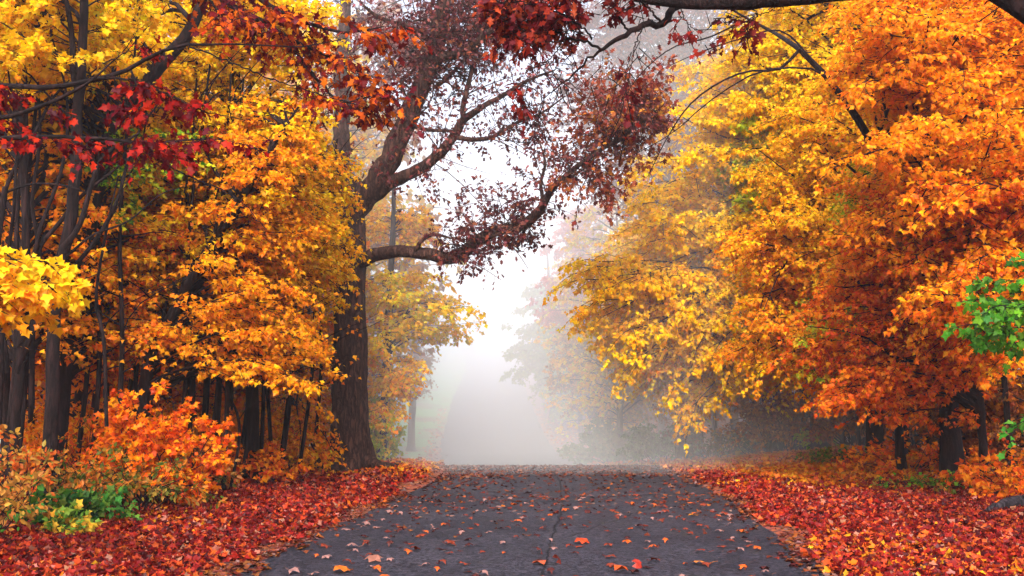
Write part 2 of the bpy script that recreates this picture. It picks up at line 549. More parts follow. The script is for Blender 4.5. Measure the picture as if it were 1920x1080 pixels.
def sprout(bough, bag, leaf, *, s0=.35, sp2=.3, len2=1.0, sp3=.22, len3=.32, nleaf=6, size=.13, cols, w=None,
           tpl=MAPLE, flat=.35, droop=.25, jit_n=.6, bias=(0, -.35, 0), r2=.014, cull=True, patch=1.0, tip=.45, curve=0.12, drop=0.0, sides2=4):
    """bough: list of [K,3] polylines (all the same K). Grows side branches, twigs and leaves on them."""
    B = np.asarray(bough, float)
    nB, K, _ = B.shape
    L = np.linalg.norm(np.diff(B, axis=1), axis=2).sum(1)
    st, di, ln_ = [], [], []
    for i in range(nB):
        n = max(2, int(L[i] * (1 - s0) / sp2))
        s = np.sort(rng.uniform(s0, 1.0, n)); s[-1] = 1.0
        x = s * (K - 1)
        k = np.minimum(x.astype(int), K - 2)
        fr = (x - k)[:, None]
        st.append(B[i, k] * (1 - fr) + B[i, k + 1] * fr)
        T = unit(B[i, k + 1] - B[i, k])
        sd, up = frames_side(T)
        sg = np.where(np.arange(n) % 2 == 0, 1, -1)[:, None] * np.where(rng.random((n, 1)) < .9, 1, -1)
        a = rng.uniform(.55, 1.15, (n, 1))
        a[-1] = .05
        el = rng.normal(0, flat, (n, 1))
        di.append(unit(T * np.cos(a) + sd * sg * np.sin(a) + up * el))
        ln_.append(len2 * rng.uniform(.55, 1.25, n) * (1 - tip * (s - s0) / (1 - s0 + 1e-6)) * min(1.0, .35 + L[i] / 4))
    st, di, ln_ = np.concatenate(st), np.concatenate(di), np.concatenate(ln_)
    if cull:
        m = in_view(st, 500, 360)
        st, di, ln_ = st[m], di[m], ln_[m]
    n2 = len(st)
    if n2 == 0:
        return 0
    K2 = 5
    t = np.linspace(0, 1, K2)
    cv = rng.normal(0, curve, (n2, 1, 3))
    P2 = st[:, None] + di[:, None] * (ln_[:, None, None] * t[None, :, None]) + cv * ln_[:, None, None] * (t ** 2)[None, :, None] \
        - np.array([0, 0, 1.]) * (droop * ln_)[:, None, None] * (t ** 2)[None, :, None]
    tubes(bag, P2, np.linspace(r2, r2 * .35, K2)[None] * np.clip(ln_, .4, 2)[:, None], sides2, 0)
    # twigs
    m3 = max(3, int(len2 / sp3))
    s = (np.arange(m3) + .7) / m3
    s = np.broadcast_to(s, (n2, m3)) + rng.normal(0, .05, (n2, m3))
    s = np.clip(s, .12, 1)
    x = s * (K2 - 1)
    k = np.minimum(x.astype(int), K2 - 2)
    fr = (x - k)[..., None]
    ii = np.arange(n2)[:, None]
    S3 = P2[ii, k] * (1 - fr) + P2[ii, k + 1] * fr
    T3 = unit(P2[ii, k + 1] - P2[ii, k])
    S3 = S3.reshape(-1, 3); T3 = T3.reshape(-1, 3)
    keep = rng.random(len(S3)) > drop
    S3, T3 = S3[keep], T3[keep]
    n3 = len(S3)
    sd, up = frames_side(T3)
    sg = np.where(np.arange(n3) % 2 == 0, 1, -1)[:, None]
    a = rng.uniform(.3, 1.2, (n3, 1))
    D3 = unit(T3 * np.cos(a) + sd * sg * np.sin(a) + up * rng.normal(0, flat * 1.1, (n3, 1)))
    l3 = len3 * rng.uniform(.5, 1.3, n3)
    E3 = S3 + D3 * l3[:, None] - np.array([0, 0, 1.]) * (droop * .5 * l3)[:, None] * rng.uniform(.2, 1.5, (n3, 1))
    tubes(bag, np.stack([S3, E3], 1), np.stack([np.full(n3, .005), np.full(n3, .0025)], 1), 3, 0)
    # leaves
    n4 = n3 * nleaf
    u = rng.uniform(.1, 1.05, (n3, nleaf))
    pos = (S3[:, None] * (1 - u[..., None]) + E3[:, None] * u[..., None]).reshape(-1, 3)
    fw = np.repeat(D3, nleaf, axis=0)
    fw = unit(fw * .7 + rng.normal(0, .55, (n4, 3)) + np.array([0, 0, -droop * 1.3]))
    pos = pos + fw * size * rng.uniform(.1, .45, (n4, 1))
    nr = np.array([0, 0, .8]) + np.array(bias) + rng.normal(0, jit_n, (n4, 3))
    if cull:
        m = in_view(pos)
        pos, fw, nr = pos[m], fw[m], nr[m]
    n4 = len(pos)
    sz = size * rng.uniform(.55, 1.25, n4)
    leaves(leaf, pos, fw, nr, sz, palette(n4, cols, w, pos=pos, patch=patch), tpl)
    return n4


def bough_curves(orig, end, K=8, rise=.18, wig=.05):
    orig, end = np.asarray(orig), np.asarray(end)
    n = len(orig)
    L = np.linalg.norm(end - orig, axis=1)
    t = np.linspace(0, 1, K)
    b = orig[:, None] * (1 - t)[None, :, None] + end[:, None] * t[None, :, None]
    b[..., 2] += (L * rise)[:, None] * (4 * t * (1 - t) * (1 - .3 * t))[None]
    w = rng.normal(0, 1, (n, 3, 1)) * np.sin(np.array([1, 2, 3])[:, None] * np.pi * t)[None] / np.array([1, 2, 3])[None, :, None]
    w2 = rng.normal(0, 1, (n, 3, 1)) * np.sin(np.array([1, 2, 3])[:, None] * np.pi * t)[None] / np.array([1, 2, 3])[None, :, None]
    b[..., 0] += w.sum(1) * (L * wig)[:, None]
    b[..., 2] += w2.sum(1) * (L * wig * .7)[:, None]
    return b


def in_poly(px, py, poly):
    c = np.zeros(len(px), bool)
    n = len(poly)
    for i in range(n):
        x1, y1 = poly[i]
        x2, y2 = poly[(i + 1) % n]
        if y1 == y2:
            continue
        c ^= ((y1 > py) != (y2 > py)) & (px < (x2 - x1) * (py - y1) / (y2 - y1) + x1)
    return c


def sample_region(poly, dr, n):
    p = np.array(poly)
    out = []
    while len(out) < n:
        x = rng.uniform(p[:, 0].min(), p[:, 0].max(), 4 * n)
        y = rng.uniform(p[:, 1].min(), p[:, 1].max(), 4 * n)
        m = in_poly(x, y, poly)
        for a, b in zip(x[m], y[m]):
            out.append(P(a, b, rng.uniform(*dr)))
    return np.array(out[:n])


# ------------------------------------------------------------------ tagging
USED = {}


def tag(o, label=None, cat=None, group=None, kind=None):
    if label:
        o['label'] = label
    if cat:
        o['category'] = cat
    if group:
        o['group'] = group
    if kind:
        o['kind'] = kind
    return o


def root(name, loc, label, cat, group=None):
    e = bpy.data.objects.new(name, None)
    COL.objects.link(e)
    e.empty_display_size = .3
    e.location = [float(q) for q in loc]
    return tag(e, label, cat, group)


NLEAF = [0]


def part(bag, name, mats, r, label=None):
    """mesh in world coordinates -> child of root r"""
    o = bag.build(name, mats, r, loc=np.array(r.location))
    if label:
        o['label'] = label
    return o


def trunk_line(pts, radii, n=24):
    a = np.hstack([np.asarray(pts), np.asarray(radii)[:, None]])
    s = spline(a, n)
    return s[:, :3], np.maximum(s[:, 3], .004)


def set_base(T):
    """put the first trunk point a little under the ground"""
    T = np.array(T, float)
    T[0, 2] = gz(T[0, 0], T[0, 1]) - .12
    return T


def foliage_tree(name, label, cat, trunk, radii, regions, *, group=None, bark=M_BARK, leafm=M_LEAF, sides=10,
                 grow=None, wig=.02, stems=(), nz_org=.25, zmin_frac=.2, flare=True):
    """trunk: world polyline; regions: list of dicts(poly, d, n, **sprout args) - boughs run from the trunk into each region"""
    T = set_base(trunk)
    r = root(name, (T[0, 0], T[0, 1], gz(T[0, 0], T[0, 1])), label, cat, group)
    tp, tr = trunk_line(T, radii, 30)
    tp[1:-1, :2] += rng.normal(0, wig, (28, 2)) * tr[1:-1, None] * 4
    b = Bag()
    z0 = tp[0, 2]
    ph = rng.uniform(0, 6)
    fl = (lambda PT, an: 1 + np.exp(-(PT[:, :, 2:3] - z0 - .1) / (radii[0] * 1.3 + .05)) * (.35 + .3 * np.cos(an * 5 + ph)[None, None])) if flare else None
    tubes(b, tp, tr, sides, 0, flare=fl, rough=.07)
    for sp_, sr_ in stems:
        q, qr = trunk_line(sp_, sr_, 16)
        tubes(b, q, qr, 7, 0, rough=.05)
    part(b, 'trunk', [bark], r)
    cb = Bag(); lb = cb
    for g in regions:
        g = dict(g)
        poly, dr, n = g.pop('poly'), g.pop('d'), g.pop('n')
        rise = g.pop('rise', .12)
        rb = g.pop('rb', .03)
        dz = g.pop('dz', .35)
        ends = sample_region(poly, dr, n)
        hd = np.linalg.norm(ends[:, :2] - np.interp(ends[:, 2], tp[:, 2], tp[:, 0])[:, None] * [1, 0] - np.interp(ends[:, 2], tp[:, 2], tp[:, 1])[:, None] * [0, 1], axis=1)
        zo = ends[:, 2] - hd * dz * rng.uniform(.3, 1.4, n)
        zl = tp[0, 2] + (tp[-1, 2] - tp[0, 2]) * zmin_frac
        zo = np.clip(zo, zl + rng.uniform(0, 1.0, n), tp[-1, 2] - .1)
        org = np.stack([np.interp(zo, tp[:, 2], tp[:, 0]), np.interp(zo, tp[:, 2], tp[:, 1]), zo], 1)
        bo = bough_curves(org, ends, 9, rise)
        L = np.linalg.norm(ends - org, axis=1)
        tubes(cb, bo, np.linspace(1, .18, 9)[None] * (rb * np.clip(L / 3, .4, 1.6))[:, None], 5, 0, rough=.05)
        # leaves only on the outer part: about 2.4 m of the bough
        s0 = g.pop('s0', None)
        reach = g.pop('reach', 2.6)
        K = bo.shape[1]
        sub = []
        for i in range(n):
            a = max(.15, 1 - reach / max(L[i], .5)) if s0 is None else s0
            tt = np.linspace(a, 1, 7)
            x = tt * (K - 1); k = np.minimum(x.astype(int), K - 2); fr = (x - k)[:, None]
            sub.append(bo[i, k] * (1 - fr) + bo[i, k + 1] * fr)
        NLEAF[0] += sprout(np.array(sub), cb, lb, s0=.02, **g)
    if cb.v:
        part(cb, 'crown', [bark, leafm], r)
    return r


# ------------------------------------------------------------------ terrain and road
def sheet(name, xs, ys, m, zf, kind='structure', uvf=None):
    X, Y = np.meshgrid(xs, ys)
    if callable(zf):
        Z = zf(X, Y)
    V = np.stack([X, Y, Z], -1).reshape(-1, 3)
    nx = len(xs)
    j, i = np.meshgrid(np.arange(len(ys) - 1), np.arange(nx - 1), indexing='ij')
    a = (j * nx + i)
    q = np.stack([a, a + 1, a + 1 + nx, a + nx], -1).reshape(-1, 4)
    b = Bag()
    b.add(V, q, 0, smooth=True)
    o = b.build(name, [m])
    return tag(o, None, None, None, kind)


def nonuni(a, b, n, p):
    t = np.linspace(-1, 1, n)
    s = np.sign(t) * np.abs(t) ** p
    return s * np.where(s < 0, -a, b)


xs = nonuni(-300, 300, 260, 2.2)
ys = np.concatenate([np.linspace(-60, 6, 40), np.linspace(6.3, 60, 200), np.linspace(60.8, 420, 240)[1:]])
g_ = sheet('ground', xs, ys, M_GROUND, ground_z)
g_['label'] = 'leaf covered forest floor and grass verges'

yr = np.concatenate([np.linspace(-50, 6, 30), np.linspace(6.3, 60, 180), np.linspace(61, 400, 180)])
u = np.linspace(-1, 1, 25)
U, Y = np.meshgrid(u, yr)
eh = HALF + .05 * np.sin(Y * 1.7) + .04 * np.sin(Y * 4.3 + 1)
X = road_x(Y) + U * eh
Z = road_z(Y) + .006 - .02 * U ** 2 * np.clip(1 - Y / 60, 0, 1)
rb_ = Bag()
jj, ii = np.meshgrid(np.arange(len(yr) - 1), np.arange(24), indexing='ij')
a = jj * 25 + ii
q = np.stack([a, a + 1, a + 26, a + 25], -1).reshape(-1, 4)
rb_.add(np.stack([X, Y, Z], -1), q, 0, smooth=True)
road = rb_.build('road', [M_ROAD])
uvl = road.data.uv_layers.new(name='along')
vi = np.zeros(len(road.data.loops), np.int32)
road.data.loops.foreach_get('vertex_index', vi)
UV = np.stack([U * HALF, Y], -1).reshape(-1, 2)[vi]
uvl.data.foreach_set('uv', UV.astype(np.float32).ravel())
tag(road, 'grey asphalt road strewn with fallen leaves', None, None, 'structure')

# ------------------------------------------------------------------ palettes (albedo)
YEL = [(.94, .66, .006), (.94, .58, .004), (.93, .50, .004), (.86, .66, .012)]
GOLD = [(.94, .51, .004), (.94, .43, .003), (.93, .57, .005), (.9, .32, .003)]
ORG = [(.94, .33, .003), (.93, .26, .003), (.93, .42, .004), (.85, .17, .003)]
DORG = [(.9, .21, .003), (.8, .13, .003), (.92, .29, .003), (.6, .07, .004)]
GRN = [(.10, .30, .01), (.2, .38, .01), (.05, .18, .01)]
YG = [(.55, .52, .01), (.38, .48, .01), (.75, .52, .01)]
MAROON = [(.11, .028, .030), (.15, .038, .034), (.075, .02, .026), (.21, .058, .028)]
CRIM = [(.15, .004, .004), (.24, .007, .004), (.08, .003, .007), (.38, .02, .004), (.045, .003, .009)]
SCAR = [(.28, .02, .004), (.45, .06, .004), (.14, .008, .008), (.55, .11, .004), (.10, .008, .014), (.12, .01, .016)]

def G(px, d):
    p = P(px, 850, d)
    return np.array([p[0], d, gz(p[0], d)])


def up_from(px, d, pts):
    """trunk polyline: base at pixel column px and distance d, then pixel points"""
    return np.vstack([G(px, d), PL(pts, d)])


# ---- the big oak beside the road
OD = 27.0
r_oak = root('oak_tree', G(655, OD), 'huge old oak with thick dark trunk and purple brown leaves arching over the road', 'tree')
tp = set_base(up_from(657, OD, [(657, 820), (656, 740), (657, 650), (655, 560), (656, 480), (654, 420), (652, 375), (650, 340)]))
tr = np.array([.60, .50, .445, .42, .40, .40, .42, .45, .40, .25])[:len(tp)]
tl, rl = trunk_line(tp, tr, 60)
z0 = tl[0, 2]
b = Bag()
tubes(b, tl, rl, 40, 0, flare=lambda PT, an: 1 + np.exp(-(PT[:, :, 2:3] - z0 - .1) / .42) * (.30 + .30 * np.cos(an * 6 + 1.1)[None, None] + .12 * np.cos(an * 3 + .4)[None, None])
      + .035 * np.cos(an * 9 + PT[:, :, 2:3] * 1.3) + .03 * np.cos(an * 4 - PT[:, :, 2:3] * 2.1), rough=.03)
rt = np.array([G(690, OD - .3), G(712, OD - .5), G(742, OD - .6)]); rt[:, 2] += [.22, .08, .05]
q, qr = trunk_line(np.vstack([rt, rt[-1] + [.12, 0, .03]]), [.17, .12, .06, .02], 14)
tubes(b, q, qr, 8, 0, rough=.1)
# knot on the trunk
kn = P(626, 680, OD - .1)
tubes(b, np.array([kn + [.15, 0, 0], kn, kn + [-.12, -.02, .04]]), np.array([.2, .12, .05]), 8, 0, rough=.2)
part(b, 'trunk', [M_OAKBARK], r_oak)
LIMBS = [
    ([(652, 420, 27), (672, 385, 26.9), (700, 350, 26.7), (735, 290, 26.5), (765, 222, 26.4), (795, 155, 26.3), (818, 80, 26.2), (832, 0, 26), (842, -90, 26)],
     [.30, .32, .30, .28, .26, .23, .21, .18, .13]),
    ([(655, 500, 27), (690, 482, 26.7), (730, 472, 26.3), (790, 474, 25.9), (850, 482, 25.4), (885, 462, 25), (925, 433, 24.6), (975, 424, 24.2), (1008, 400, 24), (1020, 380, 23.9), (1040, 350, 23.7), (1075, 318, 23.6), (1120, 285, 23.5), (1170, 255, 23.5), (1225, 215, 23.5)],
     [.16, .19, .16, .15, .15, .15, .13, .12, .11, .10, .07, .06, .05, .035, .02]),
    ([(690, 375, 26.8), (730, 345, 26.5), (780, 322, 26.2), (825, 288, 26), (850, 255, 25.9), (872, 222, 25.8), (905, 200, 25.6), (945, 178, 25.4), (990, 150, 25.2), (1040, 132, 25)],
     [.2, .17, .15, .13, .12, .10, .07, .055, .04, .02]),
    ([(650, 385, 27), (640, 330, 27.2), (640, 260, 27.5), (643, 190, 27.8), (638, 110, 28), (648, 20, 28.2), (640, -90, 28.4)],
     [.26, .24, .22, .21, .18, .15, .1]),
    ([(652, 410, 27), (618, 383, 26.8), (590, 363, 26.5), (565, 335, 26.2), (548, 303, 26), (530, 250, 25.8)],
     [.2, .2, .16, .13, .09, .05]),
    ([(850, 255, 25.9), (883, 262, 25.6), (925, 256, 25.4), (965, 232, 25.2), (1015, 212, 25), (1060, 180, 24.8)], [.07, .06, .05, .04, .03, .015]),
    ([(868, 232, 25.8), (870, 195, 26), (885, 130, 26.2), (905, 50, 26.4), (930, -40, 26.6)], [.08, .07, .06, .05, .03]),
    ([(812, 118, 26.2), (835, 106, 26), (868, 98, 25.8), (900, 74, 25.6), (945, 35, 25.4), (1000, -20, 25.2)], [.13, .12, .10, .09, .08, .05]),
    ([(1020, 385, 23.9), (1014, 345, 23.8), (1022, 305, 23.7), (1010, 260, 23.6)], [.05, .04, .03, .015]),
    ([(765, 232, 26.4), (800, 243, 26.1), (850, 246, 25.9)], [.07, .05, .04]),
    ([(815, 165, 26.3), (850, 135, 26.1), (880, 100, 25.9), (915, 60, 25.8)], [.06, .05, .04, .02]),
    ([(800, 70, 26.2), (760, 48, 26), (715, 35, 25.8), (680, 10, 25.6)], [.09, .07, .05, .03]),
    ([(778, 474, 25.9), (790, 452, 25.6), (815, 440, 25.4), (850, 448, 25.2)], [.06, .05, .04, .02]),
    ([(975, 425, 24.2), (940, 438, 24.0), (905, 445, 23.9), (880, 430, 23.8)], [.05, .04, .03, .02]),
]
lb_all = []
for pts, rad in LIMBS:
    q, qr = trunk_line(PL(pts), rad, 34)
    q[2:-1] += rng.normal(0, 1, (31, 3)) * qr[2:-1, None] * .10
    bb = Bag()
    tubes(bb, q, qr, 12, 0, rough=.07)
    part(bb, 'limb', [M_OAKBARK], r_oak)
    lb_all.append(q)
cb = Bag()
OK = dict(cols=MAROON, tpl=OAK, size=.125, flat=.7, droop=.12, jit_n=.8, bias=(0, -.3, 0), r2=.02, curve=.3)


def sub(q, a, b_, n=9):
    t = np.linspace(a, b_, n) * (len(q) - 1)
    k = np.minimum(t.astype(int), len(q) - 2); f = (t - k)[:, None]
    return q[k] * (1 - f) + q[k + 1] * f


for i, (a, b_, sp, l2) in enumerate([(.35, 1, .24, 1.5), (.28, 1, .17, 1.0), (.3, 1, .22, 1.1), (.45, 1, .34, 1.3), (.4, 1, .3, .8), (.1, 1, .2, .8),
                                     (.1, 1, .2, 1.1), (.1, 1, .2, 1.2), (.3, 1, .16, .8), (.3, 1, .22, .7), (.2, 1, .2, .9), (.2, 1, .16, 1.0), (.3, 1, .15, .6), (.2, 1, .13, .7)]):
    NLEAF[0] += sprout([sub(lb_all[i], a, b_)], cb, cb, s0=.02, sp2=sp, len2=l2, sp3=.16, len3=.26, nleaf=5, drop=.22, **OK)
# boughs off the limbs
def off_limb(q, poly, dr, n, rb=.03, lo=.3, **kw):
    ends = sample_region(poly, dr, n)
    t = rng.uniform(lo, 1, (n, 12))
    org = []
    for e, tt in zip(ends, t):
        c = sub(q, 0, 1, 34)[(tt * 33).astype(int)]
        org.append(c[np.argmin(np.linalg.norm(c - e, axis=1))])
    bo = bough_curves(np.array(org), ends, 9, .06, .09)
    L = np.linalg.norm(ends - np.array(org), axis=1)
    tubes(cb, bo, np.linspace(1, .25, 9)[None] * (rb * np.clip(L / 3, .4, 1.4))[:, None], 5, 0)
    NLEAF[0] += sprout(bo, cb, cb, **kw)
off_limb(lb_all[1], [(1040, 330), (1060, 200), (1140, 120), (1250, 130), (1245, 250), (1200, 330), (1120, 390)], (22.6, 25.4), 40, lo=.6,
         s0=.2, sp2=.22, len2=.9, nleaf=6, **{**OK, 'cols': [(.22, .04, .022), (.17, .03, .022), (.28, .07, .022), (.4, .15, .02)], 'size': .135})
off_limb(lb_all[1], [(850, 400), (900, 330), (1000, 320), (1060, 400), (980, 470), (880, 500), (800, 460)], (23.2, 25.5), 44, lo=.35,
         s0=.25, sp2=.24, len2=.7, nleaf=5, **OK)
off_limb(lb_all[6], [(700, -60), (1060, -60), (1060, 110), (960, 160), (860, 170), (720, 160), (690, 60)], (24.5, 27), 42, lo=.2,
         s0=.2, sp2=.3, len2=1.0, nleaf=4, **OK)
off_limb(lb_all[0], [(690, -60), (1080, -60), (1060, 90), (900, 130), (800, 60), (740, 210), (680, 140)], (28.5, 33), 36, lo=.3,
         s0=.2, sp2=.3, len2=1.1, nleaf=5, **{**OK, 'cols': [(.28, .09, .10), (.34, .13, .12), (.22, .07, .08)], 'size': .13})  # paler mauve leaf colours stand in for haze over the far crown
off_limb(lb_all[4], [(520, 200), (640, 180), (640, 340), (600, 400), (530, 340)], (25.6, 27), 16, lo=.3, s0=.3, sp2=.3, len2=.7, nleaf=5, **OK)
off_limb(lb_all[3], [(560, -60), (720, -60), (700, 180), (600, 200)], (27, 30), 26, lo=.2, s0=.3, sp2=.3, len2=.8, nleaf=5, **OK)
off_limb(lb_all[0], [(700, 180), (760, 120), (800, 190), (770, 280), (740, 380), (690, 330)], (25.2, 26), 12, lo=.2, s0=.3, sp2=.3, len2=.7, nleaf=4, **OK)
off_limb(lb_all[2], [(740, 330), (830, 330), (960, 190), (1030, 240), (1040, 310), (960, 260), (880, 290), (800, 400)], (25, 26.3), 18, lo=.2, s0=.3, sp2=.3, len2=.7, nleaf=5, **OK)
NLEAF[0] += sprout([sub(lb_all[k], .3, 1) for k in (0, 1, 2, 5, 6, 7, 8, 9, 10, 11)], cb, cb, s0=.02, sp2=.16, len2=1.25, sp3=.3, len3=.45, nleaf=2,
                   **{**OK, 'r2': .011, 'curve': .45, 'size': .11, 'cols': [(.24, .08, .08), (.3, .11, .08)]})
part(cb, 'crown', [M_OAKBARK, M_OAKLEAF], r_oak)

# ---- hero maples and other trees that fill the two sides
DEF = dict(sp2=.24, len2=1.0, sp3=.15, len3=.32, nleaf=9, size=.098, tpl=STAR, flat=.2, droop=.26, jit_n=.55)


def reg(poly, d, n, cols, **kw):
    x = dict(DEF); x.update(poly=poly, d=d, n=n, cols=cols); x.update(kw)
    return x


# the leaning maple in front of the oak
foliage_tree('maple_tree', 'dark leaning maple trunk slanting up to orange foliage before the big oak', 'tree',
             up_from(262, 19, [(275, 690), (318, 600), (355, 530), (398, 455), (440, 395), (475, 335), (502, 288), (560, 200)]),
             [.12, .10, .092, .085, .078, .07, .06, .045, .02],
             [reg([(330, 250), (520, 200), (600, 300), (580, 480), (590, 600), (600, 700), (570, 740), (500, 640), (360, 530)], (18, 23), 110, GOLD[:2] + ORG[:3], w=[1.2, 1.6, 2, .8, 2], bias=(.2, -.35, 0)),
              reg([(560, 330), (640, 300), (650, 470), (590, 600), (580, 500)], (22.5, 25), 26, GOLD, bias=(.3, -.3, 0))])
foliage_tree('maple_tree', 'tall golden yellow maple whose upper sprays reach the thick dark limb of the oak', 'tree',
             up_from(470, 23, [(474, 760), (472, 650), (468, 500), (440, 330), (420, 150), (430, -30), (440, -160)]),
             [.16, .14, .13, .12, .11, .09, .07, .04],
             [reg([(200, -80), (600, -80), (600, 120), (590, 230), (560, 400), (400, 450), (240, 380)], (19, 25.5), 150, YEL, w=[2, 3, 3, .6], bias=(.1, -.4, 0)),
              reg([(380, 300), (590, 330), (620, 420), (600, 560), (420, 560)], (21, 25.5), 60, GOLD, bias=(.1, -.4, 0))])
foliage_tree('maple_tree', 'thin pole maple with orange leaves low in the woods between leaning trunk and oak', 'tree',
             up_from(543, 28.5, [(548, 760), (552, 640), (556, 500), (560, 300)]), [.2, .19, .17, .15, .1],
             [reg([(480, 620), (590, 560), (600, 700), (585, 800), (520, 800)], (27.8, 31), 34, ORG, bias=(0, -.4, 0)),
              reg([(340, 600), (610, 600), (600, 845), (370, 845)], (27, 31.5), 64, ORG + GOLD[1:2], bias=(0, -.6, 0), len2=.8),
              reg([(560, 830), (690, 850), (600, 860), (480, 850)], (25, 27), 6, ORG, len2=.5)])
# twin dark trunks near the edge of the picture
foliage_tree('maple_tree', 'slim near black trunk rising bare from green undergrowth at edge of woods', 'tree',
             up_from(78, 15.6, [(92, 860), (100, 650), (105, 520), (128, 440), (142, 330), (146, 200), (155, 100), (158, 0), (165, -120)]),
             [.115, .105, .095, .09, .085, .085, .078, .07, .06, .045],
             [reg([(-120, -120), (330, -120), (300, 60), (150, 130), (-120, 140)], (14.5, 18), 34, YEL, len2=.8, size=.105, tpl=MAPLE)],
             stems=[(PL([(150, 180), (138, 140), (136, 80), (128, 20), (110, -60)], 15.6), [.05, .05, .045, .04, .03]),
                    (PL([(118, 465), (150, 420), (190, 300), (260, 250)], 15.3), [.05, .04, .03, .015])], zmin_frac=.5)
foliage_tree('maple_tree', 'thick dark maple leaning away behind the slim near black trunk', 'tree',
             up_from(112, 18.2, [(115, 780), (128, 650), (150, 560), (168, 440), (188, 320), (215, 230), (250, 190), (300, 120), (345, 75), (380, 0), (400, -100)]),
             [.13, .115, .11, .115, .12, .125, .125, .13, .12, .11, .09, .06],
             [reg([(-150, 120), (250, 60), (330, 250), (320, 480), (120, 520), (-150, 480)], (18.5, 22), 95, GOLD, w=[2, 2, 2, 1], len2=.9),
              reg([(60, 420), (330, 380), (400, 560), (330, 700), (60, 720)], (18.6, 23), 84, ORG + GOLD[:2], len2=.8),
              reg([(180, 230), (360, 240), (330, 420), (200, 430)], (17.6, 19), 7, GRN + YG, len2=.7)])
foliage_tree('maple_tree', 'many stemmed dark maple with green and gold leaves at woods edge by the crimson spray', 'tree',
             up_from(20, 16.4, [(30, 780), (45, 600), (48, 450), (45, 300), (42, 150), (20, 0), (10, -120)]), [.09, .075, .07, .065, .06, .055, .04, .03],
             [reg([(-150, -100), (260, -100), (260, 120), (-150, 230)], (19, 23), 62, YEL + [(.3, .4, .03)], len2=.95),
              reg([(-150, 250), (150, 260), (230, 600), (100, 690), (-150, 700)], (17.5, 22), 62, GOLD[:2] + ORG, len2=.9)],
             stems=[(PL([(60, 760), (62, 600), (75, 480), (60, 380), (75, 260), (70, 140)], 16.2), [.04, .04, .035, .03, .025, .015]),
                    (PL([(30, 700), (90, 560), (165, 470), (215, 390), (235, 320), (258, 250), (300, 190)], 16), [.04, .038, .034, .03, .025, .018, .01]),
                    (PL([(125, 480), (175, 440), (240, 415), (300, 365), (345, 350)], 15.4), [.02, .018, .014, .01, .005]),
                    (PL([(0, 365), (60, 345), (130, 350), (180, 370)], 15.4), [.02, .018, .013, .006]),
                    (PL([(0, 190), (60, 175), (120, 160), (180, 165), (240, 200)], 15.4), [.022, .02, .016, .01, .005]),
                    (PL([(200, 800), (195, 640), (180, 560), (200, 430), (222, 330)], 16.5), [.03, .03, .026, .02, .01]),
                    (PL([(45, 560), (70, 470), (110, 420), (150, 370), (200, 330), (260, 280)], 15.9), [.04, .036, .034, .03, .022, .012]),
                    (PL([(20, 560), (60, 490), (75, 430), (120, 300), (125, 180), (95, 60)], 15.8), [.036, .034, .03, .026, .02, .012]),
                    (PL([(-10, 420), (20, 330), (60, 260), (95, 190), (130, 150)], 15.6), [.034, .03, .026, .02, .012]),
                    (PL([(15, 700), (5, 560), (25, 400), (30, 250), (15, 130)], 15.5), [.034, .03, .026, .02, .012]),
                    (PL([(-5, 800), (0, 650), (-8, 500), (10, 350)], 15.2), [.06, .055, .05, .04])])
# the crimson oak outside the frame whose boughs hang in at the top
foliage_tree('red_oak_tree', 'crimson red oak boughs hanging across the top before the slim black trunk', 'tree',
             [G(-900, 10.5), P(-880, 500, 10.5), P(-860, 200, 10.6), P(-840, -100, 10.7), P(-800, -500, 10.8)], [.3, .27, .25, .22, .12], [], leafm=M_OAKLEAF)
r = [o for o in COL.objects if o.name.startswith('red_oak_tree')][-1]
cb = Bag()
RO = dict(tpl=OAK, flat=.22, droop=.3, jit_n=.75, bias=(0, -.5, 0), r2=.007, sides2=4)
CURV = [
    ([(-860, 160, 10.6), (-500, 170, 10.4), (-200, 185, 10.2), (-20, 160, 10), (90, 165, 9.9), (170, 150, 9.8), (245, 128, 9.7), (300, 96, 9.6), (355, 85, 9.6), (430, 84, 9.5), (560, 88, 9.5), (650, 72, 9.4)],
     [.12, .08, .05, .03, .026, .024, .02, .016, .014, .009, .006, .003], .30, .58, 20, CRIM),
    ([(-860, 300, 10.5), (-400, 300, 10.2), (-100, 230, 10), (30, 215, 9.9), (140, 170, 9.8), (185, 140, 9.7), (230, 100, 9.7)],
     [.1, .06, .03, .022, .016, .01, .005], .42, 1, 13, CRIM),
    ([(-860, 250, 10.5), (-300, 290, 10), (0, 262, 9.7), (100, 255, 9.6), (200, 262, 9.5), (290, 268, 9.5), (350, 262, 9.5), (412, 262, 9.5)],
     [.09, .06, .028, .02, .014, .01, .007, .004], .60, 1, 15, CRIM),
    ([(170, 148, 9.8), (250, 150, 9.7), (340, 190, 9.6), (380, 208, 9.6), (470, 225, 9.6)], [.016, .011, .008, .006, .003], .2, .62, 8, CRIM),
    ([(245, 128, 9.7), (265, 190, 9.6), (275, 230, 9.5), (258, 290, 9.5), (235, 350, 9.4), (215, 400, 9.4)], [.012, .01, .008, .007, .005, .003], .1, .5, 5, CRIM),
    ([(355, 88, 9.6), (430, 115, 9.5), (500, 145, 9.5), (580, 170, 9.4), (680, 200, 9.4)], [.009, .008, .007, .005, .002], 0, .1, 1, CRIM),
    ([(260, 275, 9.5), (330, 320, 9.5), (440, 370, 9.4), (500, 430, 9.4)], [.009, .008, .005, .003], 0, .1, 1, CRIM),
]
